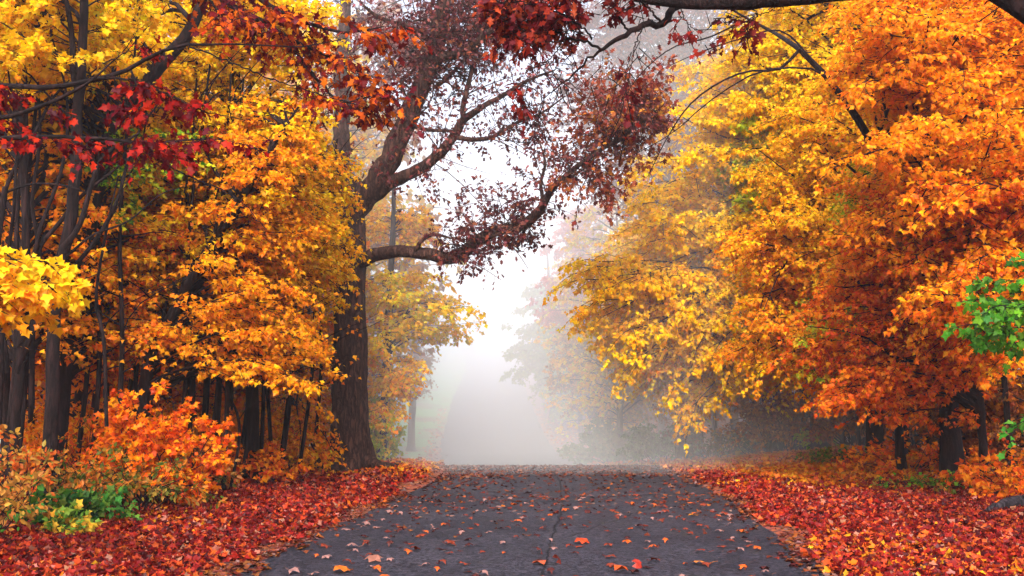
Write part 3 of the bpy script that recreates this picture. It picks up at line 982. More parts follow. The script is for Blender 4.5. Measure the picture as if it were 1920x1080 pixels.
for pts, rad, a, b_, n, cc in CURV:
    q, qr = trunk_line(PL(pts), rad, 40)
    q[1:-1] += rng.normal(0, .006, (38, 3))
    tubes(cb, q, qr, 6, 0)
    if n > 1:
        qq = sub(q, a, b_, 12)
        L = np.linalg.norm(np.diff(qq, axis=0), axis=1).sum()
        NLEAF[0] += sprout([qq], cb, cb, s0=.02, sp2=L / n, len2=.5, sp3=.09, len3=.15, nleaf=5, size=.105, cols=cc, **RO)
part(cb, 'crown', [M_BARK, M_OAKLEAF], r)

foliage_tree('red_oak_tree', 'scarlet and maroon oak sprays hanging from above before the oak limbs', 'tree',
             [G(-650, 13.5), P(-620, 500, 13.5), P(-600, 100, 13.5), P(-560, -300, 13.5), P(-480, -700, 13.5)], [.3, .27, .24, .2, .1], [], leafm=M_OAKLEAF)
r = [o for o in COL.objects if o.name.startswith('red_oak_tree')][-1]
cb = Bag()
CURV = [
    ([(-560, -260, 13.5), (0, -250, 13), (300, -120, 12.8), (450, -30, 12.6), (540, 30, 12.5), (640, 60, 12.4), (720, 50, 12.3)], [.13, .1, .07, .045, .03, .018, .006], .60, 1, 24),
    ([(-560, -200, 13.5), (0, -200, 13.2), (300, -60, 13), (450, 20, 12.9), (560, 80, 12.8), (650, 120, 12.8), (710, 160, 12.7)], [.12, .09, .06, .04, .025, .015, .006], .66, 1, 20),
    ([(450, 20, 12.9), (520, 60, 12.8), (580, 130, 12.8), (640, 190, 12.8), (705, 178, 12.7)], [.04, .03, .02, .012, .005], .2, 1, 16),
    ([(300, -100, 12.8), (380, -20, 12.6), (420, 30, 12.5), (500, 50, 12.4)], [.03, .02, .012, .005], .4, 1, 8),
]
for pts, rad, a, b_, n in CURV:
    q, qr = trunk_line(PL(pts), rad, 40)
    q[1:-1] += rng.normal(0, .01, (38, 3))
    tubes(cb, q, qr, 7, 0)
    qq = sub(q, a, b_, 12)
    L = np.linalg.norm(np.diff(qq, axis=0), axis=1).sum()
    NLEAF[0] += sprout([qq], cb, cb, s0=.02, sp2=L / n, len2=.75, sp3=.11, len3=.18, nleaf=6, size=.115, cols=SCAR, **RO)
q, qr = trunk_line(PL([(640, 190, 12.7), (612, 205, 12.6), (580, 215, 12.6), (560, 235, 12.6)]), [.02, .035, .045, .04], 10)
part(cb, 'crown', [M_BARK, M_OAKLEAF], r)

# the glowing yellow bough close to the camera
foliage_tree('maple_tree', 'lemon yellow maple bough glowing close by, crossing the slim black trunk', 'tree',
             [G(-520, 9), P(-500, 500, 9), P(-480, 200, 9), P(-450, -200, 9)], [.12, .1, .08, .05],
             [reg([(-200, 430), (-20, 400), (30, 440), (140, 480), (188, 520), (120, 560), (60, 590), (-60, 560), (-200, 600)], (8.4, 9.8), 26,
                  [(.93, .62, .01), (.93, .52, .01), (.9, .36, .01)], len2=.45, sp2=.11, sp3=.08, len3=.15, size=.085, tpl=MAPLE, nleaf=6, bias=(.1, -.7, 0), jit_n=.5, reach=1.0, rb=.012, droop=.4)])

# ---- across the road
foliage_tree('maple_tree', 'blazing orange maple with stout dark trunk above the crimson leaf carpet', 'tree',
             up_from(1785, 23, [(1778, 760), (1770, 640), (1762, 520), (1752, 420), (1770, 330), (1800, 200), (1815, 60), (1830, -120)]),
             [.23, .20, .19, .18, .17, .15, .12, .1, .07],
             [reg([(1620, -100), (2050, -100), (2050, 330), (1720, 360), (1600, 220)], (15, 21), 130, ORG, w=[3, 1.4, 2, .5], bias=(-.25, -.35, 0)),
              reg([(1700, 330), (2050, 300), (2050, 560), (1900, 640), (1760, 600)], (15, 20), 70, ORG + DORG[:2], bias=(-.25, -.35, 0)),
              reg([(1880, 600), (2000, 600), (2000, 740), (1880, 720)], (16, 18), 10, ORG, bias=(-.25, -.35, 0))],
             stems=[(PL([(1752, 430), (1765, 380), (1800, 300), (1835, 250)], 22), [.1, .09, .07, .04])])
foliage_tree('maple_tree', 'slender maple stem beside the stout dark trunk, deep orange sprays below', 'tree',
             up_from(1846, 21, [(1838, 760), (1826, 660), (1812, 560), (1800, 470), (1790, 380)]), [.085, .08, .075, .07, .055, .04],
             [reg([(1500, 560), (1700, 470), (1800, 520), (1790, 640), (1740, 740), (1560, 760), (1480, 660)], (19.5, 23), 74, DORG, bias=(-.2, -.35, 0), len2=.8),
              reg([(1640, 340), (1790, 360), (1780, 520), (1620, 540), (1560, 440)], (18.5, 22), 44, DORG + ORG, bias=(-.2, -.35, 0)),
              reg([(1480, 640), (1900, 620), (1900, 720), (1700, 735), (1500, 710)], (20, 24.5), 26, DORG + ORG[:1], len2=.8, bias=(-.2, -.35, 0)),
              reg([(1600, 740), (1900, 760), (1860, 810), (1640, 790)], (20.5, 22), 6, DORG, len2=.5)])
foliage_tree('maple_tree', 'orange and gold maple with drooping sprays and patches of green leaves', 'tree',
             up_from(1640, 27, [(1640, 740), (1650, 560), (1680, 380), (1700, 220), (1708, 120), (1716, 0), (1716, -120)]),
             [.21, .19, .17, .15, .14, .13, .11, .06],
             [reg([(1400, 200), (1640, 60), (1760, 100), (1760, 420), (1520, 520), (1400, 400)], (22, 27), 125, GOLD, bias=(-.2, -.35, 0)),
              reg([(1380, 430), (1600, 380), (1720, 480), (1640, 720), (1380, 700)], (22, 27), 95, GOLD + ORG, bias=(-.2, -.35, 0)),
              reg([(1330, -80), (1660, -80), (1620, 120), (1400, 180)], (25, 30), 56, YEL + GOLD[:1], bias=(-.2, -.35, 0)),
              reg([(1500, 580), (1640, 560), (1640, 660), (1500, 700)], (21, 23), 9, YG + GRN[:1], bias=(-.2, -.35, 0), len2=.7),
              reg([(1540, 250), (1680, 230), (1700, 420), (1560, 420)], (20.5, 22.5), 7, YG + GRN[:1], len2=.6)],
             stems=[(PL([(1706, 130), (1680, 75), (1650, 30), (1600, 15), (1540, 22), (1480, 60)], 26.5), [.12, .10, .08, .06, .045, .02]),
                    (PL([(1650, 35), (1620, -5), (1590, -60)], 26.5), [.06, .05, .03])])
foliage_tree('maple_tree', 'broad yellow maple with thick grey trunk leaning out over the road edge', 'tree',
             up_from(1530, 32, [(1524, 760), (1512, 640), (1500, 520), (1490, 380), (1472, 270), (1462, 150), (1440, 20), (1430, -120)]),
             [.42, .36, .34, .32, .30, .28, .25, .18, .1],
             [reg([(1190, 340), (1270, 160), (1400, 40), (1600, -60), (1640, 160), (1480, 420), (1220, 440)], (27, 32), 140, YEL, bias=(-.25, -.35, 0), size=.12, nleaf=9, len2=1.25, len3=.36, reach=3.4, sp2=.32),
              reg([(1090, 500), (1230, 380), (1480, 380), (1500, 620), (1420, 720), (1300, 755), (1160, 680), (1090, 580)], (27, 33), 175, GOLD[:3] + YEL[1:3], bias=(-.25, -.4, 0), size=.12, nleaf=9, len2=1.25, len3=.36, reach=3.4, sp2=.32, droop=.4),
              reg([(1160, 640), (1460, 640), (1470, 730), (1300, 765), (1180, 720)], (28, 32), 26, GOLD + YEL[1:3], bias=(-.25, -.4, 0), size=.12, nleaf=8, len2=1.1, droop=.4),
              reg([(1360, 210), (1480, 200), (1500, 350), (1380, 380)], (26.5, 28), 9, YG, size=.16, len2=1)])
foliage_tree('maple_tree', 'bare leaning maple stem crossing the yellow foliage below the mossy black limb', 'tree',
             up_from(1690, 24, [(1680, 700, 23.7), (1665, 480, 22.6), (1638, 290, 20.5), (1595, 205, 18.8), (1545, 138, 18.6), (1495, 90, 18.6), (1440, 55), (1375, 20), (1300, -30)]),
             [.10, .09, .08, .075, .065, .058, .048, .036, .026, .014],
             [reg([(1560, 330), (1700, 330), (1740, 480), (1580, 520)], (17.5, 19.5), 10, ORG, bias=(-.2, -.35, 0))],
             stems=[(PL([(1500, 92), (1460, 130), (1400, 134), (1340, 160), (1290, 200), (1250, 260), (1215, 330)], 18.4), [.03, .026, .02, .017, .014, .01, .005]),
                    (PL([(1440, 57), (1400, 40), (1330, 70), (1260, 90), (1200, 140), (1160, 200)], 18.4), [.02, .018, .015, .012, .009, .005]),
                    (PL([(1640, 290), (1560, 150), (1500, 128), (1420, 136), (1330, 190), (1260, 250), (1170, 300)], 18.3), [.02, .02, .018, .016, .012, .008, .004]),
                    (PL([(1545, 140), (1470, 60), (1400, 70), (1320, 95), (1240, 130)], 18.3), [.02, .017, .014, .01, .004])], zmin_frac=.2)
foliage_tree('maple_tree', 'green leaved maple spray hanging into view beside the slender stem', 'tree',
             [G(2300, 13), P(2300, 500, 13), P(2290, 100, 13), P(2290, -300, 13)], [.14, .12, .1, .06],
             [reg([(1790, 560), (1850, 520), (1960, 470), (1990, 560), (1930, 680), (1820, 670)], (12.4, 14), 15, [(.03, .14, .01), (.06, .21, .012), (.12, .3, .012)], len2=.45, sp2=.2, sp3=.12, len3=.18, size=.105, tpl=MAPLE, nleaf=4, reach=1.1, rb=.012, bias=(-.2, -.6, 0)),
              reg([(1880, 770), (1980, 765), (1980, 815), (1900, 810)], (12.4, 13.4), 3, [(.05, .22, .02), (.09, .3, .03)], len2=.35, sp2=.2, sp3=.14, len3=.16, size=.1, tpl=MAPLE, nleaf=3, reach=.7, rb=.01),
              reg([(1900, 60), (2000, 60), (2000, 520), (1900, 520)], (12.5, 14.5), 10, ORG[:2], len2=.5, sp2=.2, sp3=.14, len3=.16, size=.11, tpl=MAPLE, nleaf=6, reach=.9, rb=.014)])

# the mossy black limb at the top, from an oak outside the frame
foliage_tree('old_oak_tree', 'black mossy oak limb across the top edge with crimson leaves and bare twigs', 'tree',
             [G(2750, 8), P(2720, 500, 8), P(2680, 200, 8), P(2640, -80, 8), P(2600, -400, 8), P(2500, -800, 8)], [.4, .34, .3, .28, .2, .1], [], leafm=M_OAKLEAF)
r = [o for o in COL.objects if o.name.startswith('old_oak_tree')][-1]
bb = Bag()
q, qr = trunk_line(PL([(2660, 130, 8), (2350, 110, 8.1), (2100, 70, 8.2), (1960, 30, 8.2), (1895, -8, 8.3), (1800, -48, 8.4), (1650, -30, 8.3), (1500, -8, 8.35), (1400, 2, 8.4), (1300, 5, 8.4), (1230, 0, 8.5), (1150, -16, 8.7), (1000, -60, 9)]),
                   [.2, .17, .15, .13, .12, .11, .1, .075, .065, .055, .04, .03, .015], 60)
q[2:-1] += rng.normal(0, .006, (57, 3))
tubes(bb, q, qr, 14, 0, rough=.09)
part(bb, 'limb', [M_BARK], r)
cb = Bag()
lim = q
TW = [
    ([(1296, 4, 8.7), (1262, 14, 8.6), (1254, 30, 8.6), (1246, 44, 8.6), (1215, 48, 8.6), (1185, 58, 8.6), (1150, 80, 8.6), (1118, 100, 8.6), (1085, 130, 8.6), (1045, 165, 8.6), (1020, 185, 8.6)],
     [.035, .036, .034, .032, .028, .024, .02, .012, .009, .006, .003]),
    ([(1130, 92, 8.6), (1095, 76, 8.5), (1060, 72, 8.5), (1045, 60, 8.5), (1000, 58, 8.5), (960, 45, 8.5)], [.012, .011, .01, .008, .006, .003]),
    ([(1180, 60, 8.6), (1165, 40, 8.6), (1150, 10, 8.6), (1130, -20, 8.6)], [.01, .01, .008, .006]),
    ([(1240, 46, 8.6), (1225, 25, 8.5), (1205, 5, 8.5), (1170, -25, 8.5)], [.012, .01, .009, .007]),
    ([(1110, 74, 8.5), (1095, 55, 8.4), (1060, 30, 8.4), (1010, 10, 8.4), (960, 5, 8.4), (935, 20, 8.4)], [.009, .008, .007, .006, .004, .003]),
    ([(1062, 72, 8.5), (1030, 110, 8.4), (1000, 130, 8.4), (985, 180, 8.4)], [.006, .005, .004, .002]),
    ([(1205, 50, 8.6), (1190, 90, 8.5), (1180, 140, 8.5), (1165, 210, 8.5)], [.006, .005, .004, .002]),
    ([(1275, 10, 8.6), (1290, 45, 8.5), (1320, 60, 8.5)], [.006, .004, .002]),
    ([(1400, 0, 8.7), (1420, 30, 8.6), (1385, 45, 8.6), (1370, 60, 8.6)], [.007, .006, .004, .002]),
    ([(1480, -6, 8.6), (1440, 22, 8.5), (1400, 30, 8.5)], [.006, .004, .002]),
    ([(1150, -10, 8.9), (1090, -8, 8.7), (1030, 20, 8.6), (985, 35, 8.6), (950, 60, 8.6)], [.012, .011, .009, .006, .003]),
    ([(1100, -20, 8.9), (1040, -10, 8.8), (980, -5, 8.8), (925, 5, 8.8)], [.012, .01, .006, .003]),
]
qs = []
for pts, rad in TW:
    q, qr = trunk_line(PL(pts), rad, 30)
    q[1:-1] += rng.normal(0, .007, (28, 3))
    tubes(cb, q, qr, 6, 0, rough=.06)
    qs.append(q)
DR = [(.15, .012, .01), (.22, .018, .01), (.10, .01, .014), (.32, .045, .014)]
for i, a, b_, n in ((1, .55, 1, 7), (4, .15, 1, 22), (10, .3, 1, 22), (11, .1, 1, 20), (3, .3, 1, 6), (2, .3, 1, 5), (7, .3, .6, 1), (8, .4, 1, 4), (9, .5, 1, 3), (5, .7, 1, 2), (6, .5, .8, 2)):
    qq = sub(qs[i], a, b_, 8)
    L = np.linalg.norm(np.diff(qq, axis=0), axis=1).sum()
    NLEAF[0] += sprout([qq], cb, cb, s0=.02, sp2=max(L / n, .02), len2=.55, sp3=.09, len3=.12, nleaf=3, size=.085, cols=DR, **{**RO, 'r2': .004, 'flat': .8})
# bare fine twigs
NLEAF[0] += sprout([sub(q_, .2, 1, 8) for q_ in qs[:8]], cb, cb, s0=.05, sp2=.14, len2=.7, sp3=.16, len3=.2, nleaf=1, size=.03, cols=DR, **{**RO, 'r2': .004, 'flat': .8, 'curve': .3})
part(cb, 'crown', [M_BARK, M_OAKLEAF], r)

# ---- mid distance trees, each its own
W3 = dict(size=.145, nleaf=8, len2=1.3, len3=.42, sp2=.34, sp3=.2, reach=3.6, tpl=STAR)
foliage_tree('maple_tree', 'yellow maple in light mist just behind the big oak, sprays reaching the road', 'tree',
             up_from(716, 30.5, [(722, 760), (728, 620), (735, 480), (740, 330)]), [.14, .12, .11, .09, .05],
             [reg([(690, 500), (800, 510), (880, 555), (870, 610), (840, 640), (740, 640), (690, 620)], (28.6, 31.5), 46, YEL + [(.7, .6, .04)], bias=(.1, -.7, 0), **{**W3, 'size': .13, 'len2': .95}),
              reg([(690, 640), (770, 650), (780, 700), (735, 770), (700, 800)], (28.8, 31.5), 26, GOLD + YG[:1], bias=(.1, -.7, 0), **{**W3, 'size': .13, 'len2': .9}),
              reg([(690, 780), (735, 790), (725, 850), (700, 870)], (29.5, 30.5), 10, YG, bias=(.1, -.7, 0), **{**W3, 'size': .13, 'len2': .7}),
              reg([(680, 395), (790, 400), (830, 460), (700, 490)], (30, 33), 26, GOLD, bias=(.1, -.7, 0), **{**W3, 'size': .13, 'len2': .9})])
foliage_tree('maple_tree', 'misty golden maple in front of the faded red tree across the road', 'tree',
             up_from(1285, 38, [(1270, 700), (1240, 600), (1220, 500), (1220, 380)]), [.3, .26, .2, .15, .06],
             [reg([(1110, 540), (1180, 400), (1300, 380), (1330, 560), (1300, 760), (1160, 680)], (33.5, 39), 90, GOLD[:2] + YEL[:2], **W3)])
foliage_tree('maple_tree', 'mauve brown oak crown fading in the mist above the golden maples', 'tree',
             up_from(1305, 41, [(1300, 600), (1290, 450), (1300, 330), (1290, 200), (1280, 60), (1270, -80)]), [.3, .26, .22, .2, .18, .15, .1],
             [reg([(1030, 40), (1100, -60), (1520, -60), (1420, 120), (1280, 240), (1210, 420), (1130, 380), (1070, 260)], (34.5, 41), 150, [(.20, .075, .075), (.15, .055, .065), (.28, .11, .06)], **{**W3, 'nleaf': 5, 'drop': .2})])
foliage_tree('maple_tree', 'faded rose red maple showing through the fog over the road bend', 'tree',
             up_from(1110, 62, [(1105, 760), (1100, 650), (1090, 520), (1085, 430)]), [.3, .26, .2, .15, .06],
             [reg([(1000, 590), (1020, 480), (1060, 400), (1130, 380), (1160, 520), (1140, 620)], (58, 65), 60, [(.5, .06, .05), (.6, .1, .06), (.4, .05, .07)], **{**W3, 'size': .2})])
foliage_tree('maple_tree', 'pale green tree almost lost in fog beside the far road', 'tree',
             up_from(1040, 74, [(1040, 720), (1035, 640), (1030, 540), (1025, 460)]), [.3, .26, .2, .15, .06],
             [reg([(960, 700), (950, 600), (1000, 520), (1080, 560), (1120, 700), (1060, 790)], (66, 78), 66, [(.2, .3, .06), (.3, .36, .06), (.14, .24, .05)], **{**W3, 'size': .22})])
foliage_tree('maple_tree', 'dull orange maple in thick mist above green brush at the road bend', 'tree',
             up_from(1150, 53, [(1150, 760), (1145, 680), (1140, 600), (1140, 480)]), [.25, .22, .2, .15, .06],
             [reg([(1030, 660), (1080, 600), (1180, 560), (1240, 680), (1200, 800), (1080, 790)], (49, 56), 66, [(.6, .3, .04), (.7, .36, .04), (.35, .2, .09), (.5, .42, .05)], **{**W3, 'size': .18})])
foliage_tree('maple_tree', 'pinkish bare topped tree dissolving in fog beyond the yellow maple', 'tree',
             up_from(770, 58, [(775, 740), (780, 640), (770, 500)]), [.2, .18, .14, .06],
             [reg([(720, 560), (800, 600), (830, 640), (790, 740), (720, 720)], (54, 62), 30, [(.4, .16, .12), (.5, .22, .1)], **{**W3, 'size': .15})])

# ---- the woods behind on both sides: four kinds, copied as whole trees
def wood_tree(name, h, cols, nb, r0=.2, spread=3.6, zlo=.12, size=.26, w=None):
    T = np.array([[0, 0, -.15], [.1, 0, h * .2], [-.1, .1, h * .45], [.15, 0, h * .7], [0, 0, h]])
    e = root(name, (0, 0, 0), '', 'tree')
    tp, tr = trunk_line(T, [r0, r0 * .85, r0 * .75, r0 * .55, r0 * .2], 20)
    b = Bag(); tubes(b, tp, tr, 8, 0, rough=.07); part(b, 'trunk', [M_BARK], e)
    cb = Bag()
    z = rng.uniform(zlo * h, h * 1.02, nb)
    az = rng.uniform(0, 6.28, nb)
    rad = spread * np.sqrt(np.clip(1 - ((z / h - .55) / .55) ** 2, .08, 1)) * rng.uniform(.5, 1.1, nb)
    end = np.stack([np.cos(az) * rad, np.sin(az) * rad, z], 1)
    zo = np.clip(z - rad * .35, .15 * h, h * .97)
    org = np.stack([np.interp(zo, tp[:, 2], tp[:, 0]), np.interp(zo, tp[:, 2], tp[:, 1]), zo], 1)
    bo = bough_curves(org, end, 8, .12)
    tubes(cb, bo, np.linspace(.05, .012, 8)[None].repeat(nb, 0), 4, 0)
    NLEAF[0] += sprout(bo, cb, cb, s0=.3, sp2=.5, len2=1.3, sp3=.3, len3=.45, nleaf=5, size=size, cols=cols, w=w, tpl=KITE, flat=.3, droop=.3, cull=False, r2=.015, sides2=3, jit_n=.7)
    part(cb, 'crown', [M_BARK, M_LEAF], e)
    return e


KINDS = {
    'gold': wood_tree('maple_tree', 15, YEL + GOLD[:2], 60),
    'orange': wood_tree('maple_tree', 14, ORG + GOLD[:1], 60),
    'lime': wood_tree('maple_tree', 13, YG + YEL[:1], 55),
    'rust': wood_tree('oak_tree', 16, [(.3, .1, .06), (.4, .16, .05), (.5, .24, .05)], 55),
}
first = {k: True for k in KINDS}


def place_wood(kind, px, d, label, rz=None, s=1.0, group=None):
    src = KINDS[kind]
    g = G(px, d)
    if first[kind]:
        e = src; first[kind] = False
    else:
        e = src.copy(); COL.objects.link(e)
        for ch in src.children:
            c = ch.copy(); COL.objects.link(c); c.parent = e
    e.location = [float(v) for v in g]
    e.rotation_euler = (0, 0, rng.uniform(0, 6.28) if rz is None else rz)
    e.scale = (s, s, s)
    e['label'] = label
    if group:
        e['group'] = group
    return e


GW = 'trees of the woods behind the verges'
for k, px, d, s, lab in [
    ('gold', 30, 27, .9, 'golden tree filling the gap behind the many stemmed dark maple'),
    ('orange', 190, 28, .8, 'orange tree seen between thick leaning trunk and slanting trunk'),
    ('gold', 330, 30, 1, 'golden tree standing behind the slanting maple trunk'),
    ('orange', 430, 33, .9, 'orange tree behind pole trunks, halfway from slanting trunk to oak'),
    ('gold', 560, 35, 1, 'golden tree directly behind the thick pole trunk near the oak'),
    ('gold', 150, 37, 1.1, 'deeper golden tree glimpsed past the slim black trunk'),
    ('lime', 80, 33, .9, 'yellow green tree deep in the woods near the crimson spray'),
    ('gold', 640, 42, 1, 'misty golden tree showing behind the big oak trunk'),
    ('orange', 280, 42, 1, 'misty orange tree deep behind the slanting trunk'),
    ('gold', 480, 46, 1.1, 'pale misty golden tree deepest in the woods before the oak'),
    ('rust', 620, 52, 1.0, 'mist faded rusty oak rising behind the big oak crown'),
    ('rust', 660, 40, 1.1, 'grey mauve oak standing close behind the upright oak limb'),
    ('rust', 1380, 50, 1.1, 'mist faded rusty oak over the broad yellow maple'),
    ('gold', 1420, 42, 1, 'golden tree behind the broad yellow maple'),
    ('orange', 1620, 36, 1, 'orange tree between thick grey trunk and stout dark trunk'),
    ('orange', 1760, 33, 1, 'orange tree behind the stout dark trunk'),
    ('gold', 1880, 34, 1.05, 'golden tree behind the slender stem at the edge of woods'),
    ('rust', 1560, 46, 1.2, 'rust brown oak high over the orange and gold maple'),
    ('lime', 1340, 56, .9, 'lime green tree in mist low behind the golden maple'),
    ('lime', 1090, 64, .7, 'lime green tree in fog under the faded rose red maple'),
    ('lime', 1180, 76, 1, 'ghostly lime tree behind the dull orange maple'),
    ('gold', 1240, 60, 1, 'ghostly golden tree behind the misty golden maple'),
    ('gold', 1960, 27, .9, 'golden tree beyond the green leaved spray'),
    ('orange', 90, 25, .55, 'small low orange tree behind the peach shrub and slim black trunk'),
    ('orange', 240, 24.5, .5, 'small low orange tree behind the bushy orange sapling'),
    ('orange', 400, 27.5, .55, 'small low orange tree by the curved bare stem'),
    ('orange', 520, 30, .6, 'small low orange tree among poles next to the oak'),
    ('gold', 360, 36, .7, 'low golden tree glowing between the pole trunks'),
    ('gold', 220, 34, .7, 'low golden tree glowing between the thick leaning trunk and poles'),
    ('gold', 600, 38, .7, 'low golden tree glowing close beside the oak bole'),
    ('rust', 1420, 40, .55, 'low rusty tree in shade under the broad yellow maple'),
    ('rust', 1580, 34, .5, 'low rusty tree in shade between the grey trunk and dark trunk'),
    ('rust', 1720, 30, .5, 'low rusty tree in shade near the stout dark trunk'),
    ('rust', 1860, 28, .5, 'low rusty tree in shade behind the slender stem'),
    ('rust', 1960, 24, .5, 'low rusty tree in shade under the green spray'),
    ('orange', -60, 24, .7, 'low orange tree under the lemon yellow bough'),
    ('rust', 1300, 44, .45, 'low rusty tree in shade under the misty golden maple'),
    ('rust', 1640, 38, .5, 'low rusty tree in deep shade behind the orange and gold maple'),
    ('gold', 1160, 47, .75, 'misty golden tree standing over the grey green brush bank'),
    ('gold', 1120, 56, .7, 'pale golden tree in fog between brush bank and faded red tree'),
    ('rust', 2010, 30, .8, 'rusty tree at the very edge of the woods past the green spray'),
    ('orange', -60, 30, .9, 'orange tree at the very edge of the woods past the peach shrub'),
    ('orange', 150, 22.5, .62, 'small orange tree filling the gap just behind the twin dark trunks'),
    ('orange', 300, 24.5, .55, 'small orange tree filling the gap behind the foot of the slanting trunk'),
    ('gold', 300, 33, .6, 'low golden tree glowing straight behind the bushy orange sapling'),
    ('gold', 440, 31, .55, 'low golden tree glowing behind the curved bare stem'),
    ('gold', 540, 34, .6, 'low golden tree glowing behind the low orange tree next to the oak'),
    ('gold', 130, 31, .7, 'low golden tree behind the twin dark trunks'),
    ('orange', 20, 29, .7, 'low orange tree behind the many stemmed dark maple'),
    ('gold', 650, 48, .7, 'misty golden tree low behind the oak foot'),
    ('rust', 1500, 48, .8, 'misty rusty tree between pole trunks under the yellow maple'),
    ('rust', 1700, 44, .9, 'misty rusty tree between pole trunks under the orange maple'),
    ('rust', 1880, 42, .9, 'misty rusty tree deep behind the slender maple stem'),
]:
    place_wood(k, px, d, lab, s=s, group=GW)

# thin bare poles in the woods
def pole_src(h, r0):
    e = root('sapling', (0, 0, 0), '', 'sapling')
    q, qr = trunk_line([[0, 0, -.1], [.08, .03, h * .3], [-.05, .05, h * .6], [.12, 0, h]], [r0, r0 * .85, r0 * .7, r0 * .4], 16)
    b = Bag(); tubes(b, q, qr, 7, 0, rough=.06); part(b, 'trunk', [M_BARK], e)
    n = 16
    z = rng.uniform(h * .2, h * .95, n); az = rng.uniform(0, 6.28, n); L = rng.uniform(.7, 1.8, n)
    org = np.stack([np.interp(z, q[:, 2], q[:, 0]), np.interp(z, q[:, 2], q[:, 1]), z], 1)
    end = org + np.stack([np.cos(az) * L, np.sin(az) * L, L * rng.uniform(.1, .8, n)], 1)
    bo = bough_curves(org, end, 6, .08, .08)
    cb = Bag(); tubes(cb, bo, np.linspace(.016, .004, 6)[None].repeat(n, 0), 4, 0)
    NLEAF[0] += sprout(bo, cb, cb, s0=.3, sp2=.4, len2=.5, sp3=.2, len3=.2, nleaf=1, size=.12, cols=ORG, tpl=STAR, cull=False, r2=.006, sides2=3, drop=.5)
    part(cb, 'crown', [M_BARK, M_LEAF], e)
    return e


POLES = [pole_src(9, .075), pole_src(8, .05), pole_src(10, .11)]
used = [False] * 3


def place_pole(i, px, d, label, group, tilt=0):
    if not used[i]:
        e = POLES[i]; used[i] = True
    else:
        e = POLES[i].copy(); COL.objects.link(e)
        for ch in POLES[i].children:
            c = ch.copy(); COL.objects.link(c); c.parent = e
    e.location = [float(v) for v in G(px, d)]
    e.rotation_euler = (0, R(tilt), rng.uniform(0, .5))
    e['label'] = label; e['group'] = group


for px, d, i in [(205, 23, 0), (232, 26, 2), (318, 24, 0), (335, 27, 1), (366, 25, 2), (130, 24, 2), (160, 22, 0), (395, 29, 1), (415, 31, 0), (462, 27.5, 2), (478, 26, 1), (500, 31, 0),
                 (572, 33, 1), (592, 34, 0), (604, 32, 1), (60, 22, 0), (285, 30, 2), (440, 35, 2), (530, 37, 2), (10, 18, 0), (345, 33, 0), (250, 21, 1), (185, 31, 1),
                 (222, 20, 1), (300, 21, 1), (352, 20.5, 1), (378, 22, 0), (402, 21.5, 1), (448, 23, 1), (425, 24.5, 0), (512, 24, 1), (170, 18.5, 1),
                 (140, 19, 1), (212, 18, 1), (236, 19.5, 1), (268, 22.5, 1), (328, 19.5, 1), (360, 22.8, 1), (388, 20.4, 1), (420, 20, 1), (455, 21.5, 1), (488, 22.6, 1), (525, 23.5, 0), (560, 25, 1), (585, 26.4, 1), (30, 17, 1), (5, 16.4, 1)]:
    place_pole(i, px, d, 'thin dark sapling pole in the orange woods before the big oak', 'sapling poles in the woods by the oak', rng.normal(0, 3.6))
for px, d, i in [(1405, 36, 1), (1435, 35, 2), (1445, 33, 0), (1470, 36, 2), (1560, 34, 0), (1580, 31, 1), (1600, 33, 0), (1612, 30, 1), (1690, 30, 2), (1700, 27, 0), (1735, 28, 1), (1810, 26, 0), (1880, 28, 2),
                 (1895, 24, 0), (1865, 30, 2), (1665, 34, 2), (1540, 38, 1), (1380, 40, 1), (1345, 40, 0)]:
    place_pole(i, px, d, 'thin dark sapling pole in the woods across the road from the oak', 'sapling poles in the woods across the road', rng.normal(0, 4))

# ---- undergrowth
def shrub(name, label, px, d, h, wid, cols, n, tpl=OVAL, size=.09, group=None, nleaf=5, w=None, base_n=7, len2=.5):
    g = G(px, d)
    e = root(name, g, label, 'shrub', group)
    az = rng.uniform(0, 6.28, n); rr_ = wid * np.sqrt(rng.uniform(.05, 1, n))
    end = g + np.stack([np.cos(az) * rr_, np.sin(az) * rr_ * .7, h * rng.uniform(.25, 1, n) * (1 - .35 * rr_ / wid)], 1)
    org = g + np.stack([np.cos(az) * wid * .15, np.sin(az) * wid * .15, np.full(n, -.05)], 1)
    bo = bough_curves(org, end, 8, .1, .08)
    b = Bag()
    tubes(b, bo, np.linspace(.012, .003, 8)[None].repeat(n, 0) * (h / 1.2) ** .5, 4, 0)
    part(b, 'stem', [M_BARK], e)
    cb = Bag()
    NLEAF[0] += sprout(bo, cb, cb, s0=.35, sp2=.16, len2=len2, sp3=.12, len3=.16, nleaf=nleaf, size=size, cols=cols, w=w, tpl=tpl, flat=.5, droop=.25, r2=.005, bias=(0, -.5, 0), jit_n=.7, sides2=3)
    part(cb, 'foliage', [M_BARK, M_LEAF], e)
    return e


